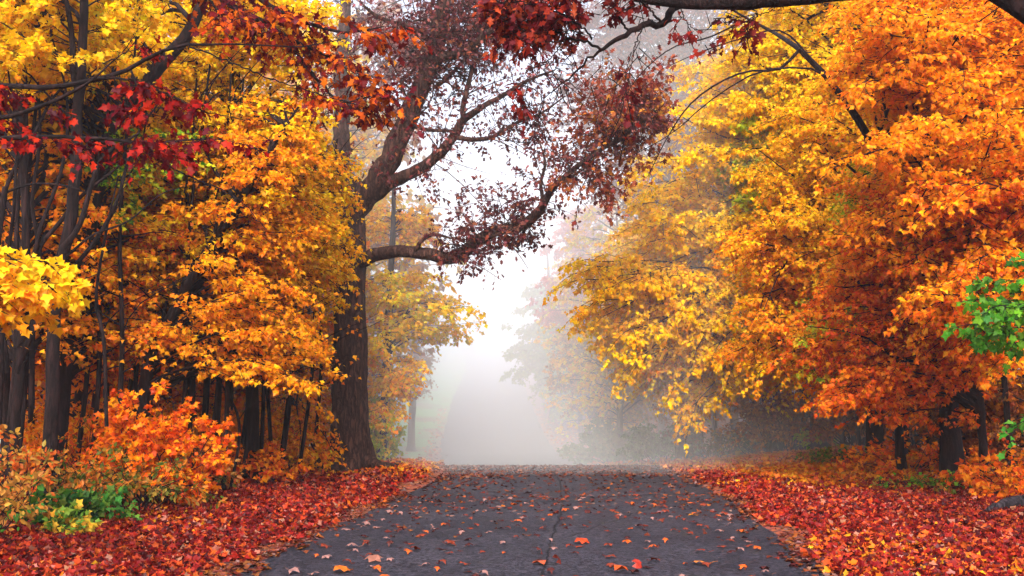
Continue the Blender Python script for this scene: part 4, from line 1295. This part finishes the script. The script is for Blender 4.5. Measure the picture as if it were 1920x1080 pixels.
PEACH = [(.6, .20, .03), (.5, .24, .035), (.65, .13, .015), (.32, .25, .04)]
OLV = [(.18, .17, .02), (.34, .2, .025), (.09, .12, .012), (.5, .16, .015)]
shrub('maple_sapling', 'bushy orange maple sapling glowing beside the pole trunks at the verge', 300, 17.4, 2.1, 1.15, DORG + ORG[:1], 34, tpl=MAPLE, size=.092, len2=.65, nleaf=6)
shrub('shrub', 'orange and olive round leaved shrub below the bushy orange sapling', 255, 16.2, 1.15, 1.2, OLV + PEACH[:1], 30)
shrub('shrub', 'peach leaved shrub around the foot of the slim black trunk', 30, 14.8, 1.35, .7, PEACH, 18, size=.1)
shrub('shrub', 'low bright green bramble at the foot of the slim black trunk', 118, 14.3, .42, .34, [(.012, .06, .008), (.025, .09, .008), (.07, .13, .01)], 16, tpl=MAPLE, size=.11)
shrub('shrub', 'yellow and green sprig standing in the crimson leaf carpet', 132, 13.4, .3, .2, [(.7, .4, .03), (.15, .3, .03)], 7, tpl=MAPLE, size=.09)
shrub('shrub', 'small green plant in red leaves near the olive shrub', 195, 14.8, .4, .35, [(.05, .2, .03), (.12, .26, .03)], 8, tpl=MAPLE, size=.1)
shrub('shrub', 'dark green shrub under the yellow bough with red tipped leaves', -20, 13.2, .9, .6, [(.05, .18, .02), (.5, .2, .03), (.6, .3, .04)], 16, size=.1)
for px_, d_, lab_ in ((250, 21, 'low orange seedlings under the slanting maple trunk'), (360, 23, 'low orange seedlings between the slanting trunk and the curved bare stem'),
                      (440, 26, 'low orange seedlings around the pole trunks behind the curved bare stem'), (520, 27.5, 'low orange seedlings at the foot of the thick pole trunk'),
                      (150, 21.5, 'low orange seedlings behind the twin dark trunks')):
    shrub('shrub', lab_, px_, d_, 1.9, 1.3, ORG[:3] + DORG[:1], 34, tpl=STAR, size=.11, nleaf=4, len2=.6)
shrub('shrub', 'russet shrub at the foot of the curved bare stem', 470, 22, .8, 1.1, DORG, 24, tpl=STAR, size=.11)
shrub('shrub', 'orange shrub at the foot of the oak, on the woods side', 585, 26.5, 1.0, .9, ORG + YG[:1], 24, tpl=STAR, size=.12)
shrub('shrub', 'dark olive shrub hiding the base of the leaning maple', 330, 19.5, 1.3, 1.1, [(.10, .12, .02), (.4, .16, .03), (.3, .1, .02)], 26, size=.1)
shrub('shrub', 'red leaved shrub in shadow behind the olive shrub', 180, 18.3, 1.4, 1.1, DORG + OLV[:1], 26, size=.11)
shrub('shrub', 'yellow green shrub just past the oak at the grass edge', 722, 31.5, 1.3, .45, YG, 20, tpl=STAR, size=.13)
shrub('shrub', 'dark green misty shrub under the golden maple at the road bend', 1240, 39, 1.5, 1.4, [(.07, .16, .03), (.12, .22, .04)], 34, tpl=STAR, size=.15)
shrub('shrub', 'grey green brush bank fading in fog at the outer bend', 1150, 47, 2.2, 2.2, [(.10, .18, .05), (.2, .24, .06)], 40, tpl=STAR, size=.18)
shrub('shrub', 'brownish bramble thicket beneath the broad yellow maple', 1340, 36.5, 1.2, 2.0, [(.18, .09, .05), (.12, .14, .04)], 34, tpl=STAR, size=.12, nleaf=2)
shrub('shrub', 'brownish bramble thicket beneath the orange and gold maple', 1430, 34.5, 1.1, 1.8, [(.2, .09, .05), (.14, .14, .04), (.5, .25, .03)], 34, tpl=STAR, size=.12, nleaf=2)
shrub('shrub', 'small yellow green shrub against the base of the thick grey trunk', 1535, 31.5, .8, .5, YG, 12, tpl=STAR, size=.11)
shrub('shrub', 'russet bramble along the foot of the woods, near the stout trunk', 1700, 24, .8, 1.6, DORG, 30, tpl=STAR, size=.12, nleaf=3)
shrub('shrub', 'russet bramble along the foot of the woods, past the slender stem', 1905, 19.5, .9, 1.2, DORG, 26, tpl=STAR, size=.12, nleaf=4)
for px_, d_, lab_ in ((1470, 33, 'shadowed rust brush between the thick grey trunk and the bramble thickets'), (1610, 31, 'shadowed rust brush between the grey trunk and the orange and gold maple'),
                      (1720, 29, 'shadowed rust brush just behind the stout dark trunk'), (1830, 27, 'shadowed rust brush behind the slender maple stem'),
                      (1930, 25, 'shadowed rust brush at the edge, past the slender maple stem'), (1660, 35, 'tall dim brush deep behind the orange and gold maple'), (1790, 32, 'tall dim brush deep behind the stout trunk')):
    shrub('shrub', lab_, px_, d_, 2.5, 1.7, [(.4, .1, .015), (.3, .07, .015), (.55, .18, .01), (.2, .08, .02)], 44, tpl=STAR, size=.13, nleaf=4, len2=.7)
shrub('shrub', 'low olive weeds in the leaf carpet before the stout trunk', 1790, 20.5, .35, 1.6, OLV + GRN, 26, tpl=STAR, size=.09, nleaf=3)
shrub('shrub', 'low green weeds beneath the orange and gold maple', 1570, 27, .35, .9, GRN + OLV, 20, tpl=STAR, size=.09, nleaf=3)

# bare arching stem by the verge
bs = [G(432, 20.5), P(448, 830, 20.5), P(446, 780, 20.4), P(430, 745, 20.4), P(412, 716, 20.3), P(385, 690, 20.3)]
e = root('bare_stem', bs[0], 'bare curved stem arching over the red verge', 'sapling')
q, qr = trunk_line(set_base(bs), [.035, .03, .027, .024, .018, .01], 26)
b = Bag(); tubes(b, q, qr, 7, 0, rough=.05); part(b, 'stem', [M_BARK], e)
b = Bag()
q, qr = trunk_line([P(446, 790, 20.4), P(470, 760, 20.3), P(520, 745, 20.3)], [.012, .009, .004], 12); tubes(b, q, qr, 5, 0)
part(b, 'twig', [M_BARK], e)
b = Bag()
q, qr = trunk_line([P(412, 716, 20.3), P(380, 720, 20.2), P(340, 705, 20.2)], [.01, .008, .004], 12); tubes(b, q, qr, 5, 0)
part(b, 'twig', [M_BARK], e)

# fallen log and broken branch
lg = [G(1838, 16.6), G(1870, 16.9), G(1905, 17.2), G(1960, 17.8), G(2040, 18.4)]
lg = np.array(lg); lg[:, 2] += [.03, .09, .13, .12, .10]
e = root('fallen_log', G(1880, 17), 'dark grey fallen log half buried in the crimson leaf carpet', 'log')
q, qr = trunk_line(lg, [.02, .075, .095, .10, .09], 30); q[1:-1, 2] += rng.normal(0, .006, 28)
b = Bag(); tubes(b, q, qr, 12, 0, rough=.14); part(b, 'trunk', [M_GREY], e)
q, qr = trunk_line([lg[2] + [0, 0, .03], lg[2] + [.12, -.15, .16], lg[2] + [.3, -.2, .2]], [.03, .02, .01], 8)
b = Bag(); tubes(b, q, qr, 6, 0); part(b, 'branch_stub', [M_GREY], e)
st_ = np.array([G(606, 26.3), G(594, 26.2), G(583, 26.1)]); st_[:, 2] += [.15, .42, .72]
e = root('broken_branch', G(606, 26.3), 'broken dark branch propped against the base of the big oak', 'branch')
q, qr = trunk_line(st_, [.06, .045, .02], 10); b = Bag(); tubes(b, q, qr, 7, 0, rough=.1); part(b, 'stem', [M_BARK], e)

# ---- leaf litter
def edge_noise(x, y):
    return .28 * wob(x * 1.2, y * .9, 1.5, 1.0) + .14 * wob(x * 3, y * 2.5, 1.7, 4.)


def litter(n, y0, y1, size, tpl, bag, road_p, margin=1.12):
    y = np.sqrt(rng.uniform(y0 * y0, y1 * y1, n))
    x = rng.uniform(-1, 1, n) * (.48 * margin * y + .5)
    dx = x - road_x(y)
    a = np.abs(dx) - HALF + edge_noise(x, y) - .16
    on_road = sm((a + .75) / .85) ** 3
    pr = np.where(a > .1, 1.0, np.maximum(on_road * .8, road_p(y, dx)))
    if y1 > 45:    # less on the misty grass side
        pr = np.where((dx < -3.9) & (y > 42), .03, pr)
    m = rng.random(n) < pr
    x, y, dx, a = x[m], y[m], dx[m], a[m]
    n = len(x)
    verge = a > 0
    z = np.where(np.abs(dx) < HALF, np.maximum(road_z(y) + .008, ground_z(x, y)), ground_z(x, y))
    z = z + np.where(verge, rng.uniform(.0, .05, n), .004)
    az = rng.uniform(0, 6.28, n)
    fw = np.stack([np.cos(az), np.sin(az), np.where(verge, rng.normal(0, .4, n), rng.normal(.0, .1, n))], 1)
    nr = np.stack([rng.normal(0, 1, n), rng.normal(0, 1, n), np.full(n, 1.0)], 1) * np.where(verge, 1, .25)[:, None]
    nr[:, 2] = 1
    # colours: crimson next to the road, orange gold further back
    cr = palette(n, [(.36, .018, .010), (.22, .010, .010), (.55, .06, .012), (.55, .2, .13), (.08, .006, .008), (.66, .12, .015)], [3, 3.4, 2.2, .7, 2.6, 1.1])
    go = palette(n, [(.85, .28, .008), (.85, .18, .008), (.8, .38, .012), (.55, .07, .008)], [2, 2, 1, 1])
    rd = palette(n, [(.17, .03, .015), (.26, .07, .02), (.26, .13, .11), (.08, .014, .012), (.4, .10, .015)], [3, 2, 1.1, 2, .8])
    k = np.where(dx > 0, sm((y - 20 - np.where(dx < 5, 6 * sm((5.2 - dx) / 1.6), 0)) / 5), .75 * sm((y - 23.5) / 4))
    k = np.clip(k + .25 * wob(x, y, .6), 0, 1)
    pick = rng.random(n) < k
    c_ = np.where(pick[:, None], go, cr)
    c_ = np.where(verge[:, None], c_, rd)
    c_ = c_ * np.where(verge & (dx < 0), .6, .66)[:, None]  # verge leaves on the oak's side coloured a little darker, as shade
    leaves(bag, np.stack([x, y, z], 1), fw, nr, size * rng.uniform(.6, 1.25, n), c_, tpl, 0)
    NLEAF[0] += n


lt = Bag()
sparse = lambda y, dx: .0 * y
litter(46000, 8.5, 14, .086, MAPLE, lt, lambda y, dx: 0 * y)
litter(78000, 14, 21, .095, STAR, lt, lambda y, dx: np.where(y > 17, .03, .008))
litter(72000, 21, 34, .125, STAR, lt, lambda y, dx: np.where(y > 26, .22, .08) + .2 * (y > 30) + .16 * sm((-dx - .8) / 2) * sm((y - 21) / 4))
litter(30000, 34, 80, .24, KITE, lt, lambda y, dx: .05 * np.exp(-(y - 34) / 8))
o = lt.build('leaf_litter', [M_LITTER])
tag(o, 'crimson and orange carpet of fallen leaves along both road verges', None, None, 'stuff')

# ---- the leaves on the road near the camera, one object each
def road_leaf_mesh(tpl, tint, curl, sz):
    v, t = tpl
    v = v.copy()
    v[:, 1] -= .5
    x, y = v[:, 0].copy(), v[:, 1].copy()
    v[:, 2] = curl * (.30 - .9 * y * y - .7 * x * x) + rng.normal(0, .025, len(v))
    v *= sz
    v[:, 2] -= v[:, 2].min()
    b = Bag()
    b.add(v, t, 0, np.tile(np.array(tint), (len(t), 1)) * rng.uniform(.8, 1.15, (len(t), 1)))
    # stalk
    s0_ = v[0]
    a_ = s0_ + np.array([.0, -.35, .08]) * sz
    tubes(b, np.array([s0_, (s0_ + a_) / 2 + [.01, 0, 0], a_]), np.array([.0035, .003, .0025]), 4, 0)
    b.t[-1][:] = np.array(tint) * .6
    return b


TONES = [('rust', (.17, .03, .015), 'rust red fallen leaf curled on the dark asphalt road', 110),
         ('orange', (.42, .075, .012), 'bright orange fallen leaf lying on the dark asphalt road', 50),
         ('pink', (.24, .12, .105), 'pale pinkish dry fallen leaf lying on the dark asphalt road', 60),
         ('brown', (.06, .014, .012), 'dark brown shrivelled fallen leaf on the asphalt road', 60)]
taken = []


def put_leaf(o, x, y, s, rz, label, group, tiltx=0, tilty=0):
    z = float(road_z(y)) + .006
    o.location = (x, y, z + .002)
    o.rotation_euler = (tiltx, tilty, rz)
    o.scale = (s, s, s)
    tag(o, label, 'leaf', group)
    taken.append((x, y))


for tone, col_, lab, cnt in TONES:
    srcs = [road_leaf_mesh(tp_, col_, cu, sz).build('fallen_leaf', [M_LITTER]) for tp_, cu, sz in ((MAPLE, 1.1, .13), (OAK, 1.0, .15), (MAPLE, .5, .12), (OAK, 1.7, .14))]
    for k in range(cnt):
        s_ = srcs[k % 4]
        if k < 4:
            o = s_
        else:
            o = s_.copy(); COL.objects.link(o)
        for _ in range(60):
            y = float(np.sqrt(rng.uniform(10.2 ** 2, 20.5 ** 2)))
            x = float(rng.uniform(-2.8, 2.8) + road_x(y))
            if all((x - a) ** 2 + ((y - b_) * 1) ** 2 > .02 for a, b_ in taken):
                break
        put_leaf(o, x, y, float(rng.uniform(.6, 1.15)), float(rng.uniform(0, 6.28)), lab, lab.split(' lying')[0].split(' curled')[0] + 's scattered on the road', float(rng.normal(0, .12)), float(rng.normal(0, .12)))


def special(px, py, tone, tpl, curl, sz, rz, label, tx=0, ty=0):
    d = F * CAMZ / (py - 761.0)
    p = P(px, py, d)
    o = road_leaf_mesh(tpl, tone, curl, sz).build('fallen_leaf', [M_LITTER])
    put_leaf(o, float(p[0]), d, 1.0, rz, label, None, tx, ty)


special(635, 1064, (0.450, 0.110, 0.015), MAPLE, .9, .2, 1.2, 'vivid orange curled leaf lying alone, closest to the camera on the asphalt')
special(1160, 1066, (0.425, 0.065, 0.015), MAPLE, 1.3, .19, 2.6, 'large orange red leaf at the road centre, near a second cupped one')
special(1190, 1056, (0.300, 0.025, 0.015), OAK, 1.8, .2, .4, 'large scarlet cupped leaf tilted up beside the orange red one', .9, .2)
special(1034, 1050, (0.225, 0.035, 0.020), OAK, 1.8, .24, 1.9, 'tall upright curled oak leaf standing on the asphalt crack', 1.1, .1)
special(1015, 1052, (0.310, 0.060, 0.025), MAPLE, .8, .2, 3.4, 'flat orange brown leaf under the tall upright curled one')
special(1006, 1032, (0.100, 0.020, 0.015), OAK, 1.6, .2, 1.5, 'dark serrated leaf on edge beside the long road crack', .8, 0)
special(1088, 1013, (0.425, 0.050, 0.015), MAPLE, 1.2, .19, .7, 'glowing scarlet orange leaf in the middle of the road')
special(1298, 965, (0.425, 0.150, 0.020), MAPLE, .8, .18, 2.2, 'amber leaf flat on the road near the crimson verge')
special(1310, 1050, (0.400, 0.120, 0.025), OAK, .5, .24, 1.5, 'long flat tan orange leaf near the crimson verge')
special(700, 1045, (0.250, 0.100, 0.070), MAPLE, 1.0, .2, .3, 'tan brown leaf pair lying near the bottom of the road')


# ------------------------------------------------------------------ air
def volbox(name, lo, hi, density, color, aniso, label):
    b = Bag()
    x0, y0, z0 = lo; x1, y1, z1 = hi
    V = [(x0, y0, z0), (x1, y0, z0), (x1, y1, z0), (x0, y1, z0), (x0, y0, z1), (x1, y0, z1), (x1, y1, z1), (x0, y1, z1)]
    b.add(V, [(0, 3, 2, 1), (4, 5, 6, 7), (0, 1, 5, 4), (1, 2, 6, 5), (2, 3, 7, 6), (3, 0, 4, 7)], 0)
    m, ns, ln = mat(name)
    pv = N(ns, 'ShaderNodeVolumePrincipled', Density=density, Anisotropy=aniso)
    pv.inputs['Color'].default_value = (*color, 1)
    out = N(ns, 'ShaderNodeOutputMaterial')
    ln.new(pv.outputs[0], out.inputs['Volume'])
    o = b.build(name, [m])
    o.display_type = 'WIRE'
    tag(o, label, None, None, 'stuff')
    return o


volbox('haze', (-320, -70, -4), (320, 430, 46), HAZE_D, (.95, .965, 1.0), .3, 'thin pale morning mist over the whole road')
volbox('fog_bank', (-310, FOG_Y, -3.5), (310, 425, 24), FOG_D, (.89, .93, 1.0), -.45, 'dense white fog bank lying over the dip in the road')

# ------------------------------------------------------------------ light
SUN_EL, SUN_AZ = R(38), R(SUNAZ)     # azimuth measured from +Y (ahead) towards +X
w = bpy.data.worlds.new('World')
SC.world = w
w.use_nodes = True
ns, ln = w.node_tree.nodes, w.node_tree.links
ns.clear()
sky = N(ns, 'ShaderNodeTexSky', sky_type='NISHITA', sun_disc=False)
sky.sun_elevation = SUN_EL
sky.sun_rotation = SUN_AZ
sky.air_density = 1.0
sky.dust_density = 4.0
hs = N(ns, 'ShaderNodeHueSaturation', Saturation=1.1, Value=1.0)
ln.new(sky.outputs[0], hs.inputs['Color'])
bg = N(ns, 'ShaderNodeBackground', Strength=SKY_S)
ln.new(hs.outputs[0], bg.inputs['Color'])
out = N(ns, 'ShaderNodeOutputWorld')
ln.new(bg.outputs[0], out.inputs['Surface'])
sl = bpy.data.lights.new('sun', 'SUN')
sl.energy = SUN_S
sl.angle = R(14)
sl.color = (1, .985, .965)
so = bpy.data.objects.new('sun', sl)
COL.objects.link(so)
dv = Vector((math.sin(SUN_AZ) * math.cos(SUN_EL), math.cos(SUN_AZ) * math.cos(SUN_EL), math.sin(SUN_EL)))
so.rotation_euler = dv.to_track_quat('Z', 'Y').to_euler()

SC.view_settings.view_transform = 'Standard'
SC.view_settings.look = 'None'
SC.view_settings.exposure = EXPO
SC.view_settings.gamma = 1
c = SC.cycles
c.max_bounces = 12
c.diffuse_bounces = 6
c.glossy_bounces = 2
c.transmission_bounces = 10
c.transparent_max_bounces = 8
c.volume_bounces = 8
c.sample_clamp_indirect = 6
c.use_adaptive_sampling = True
c.adaptive_threshold = .02
c.use_denoising = True
c.caustics_reflective = False
c.caustics_refractive = False
print('leaves', NLEAF[0], 'objects', len(bpy.data.objects))
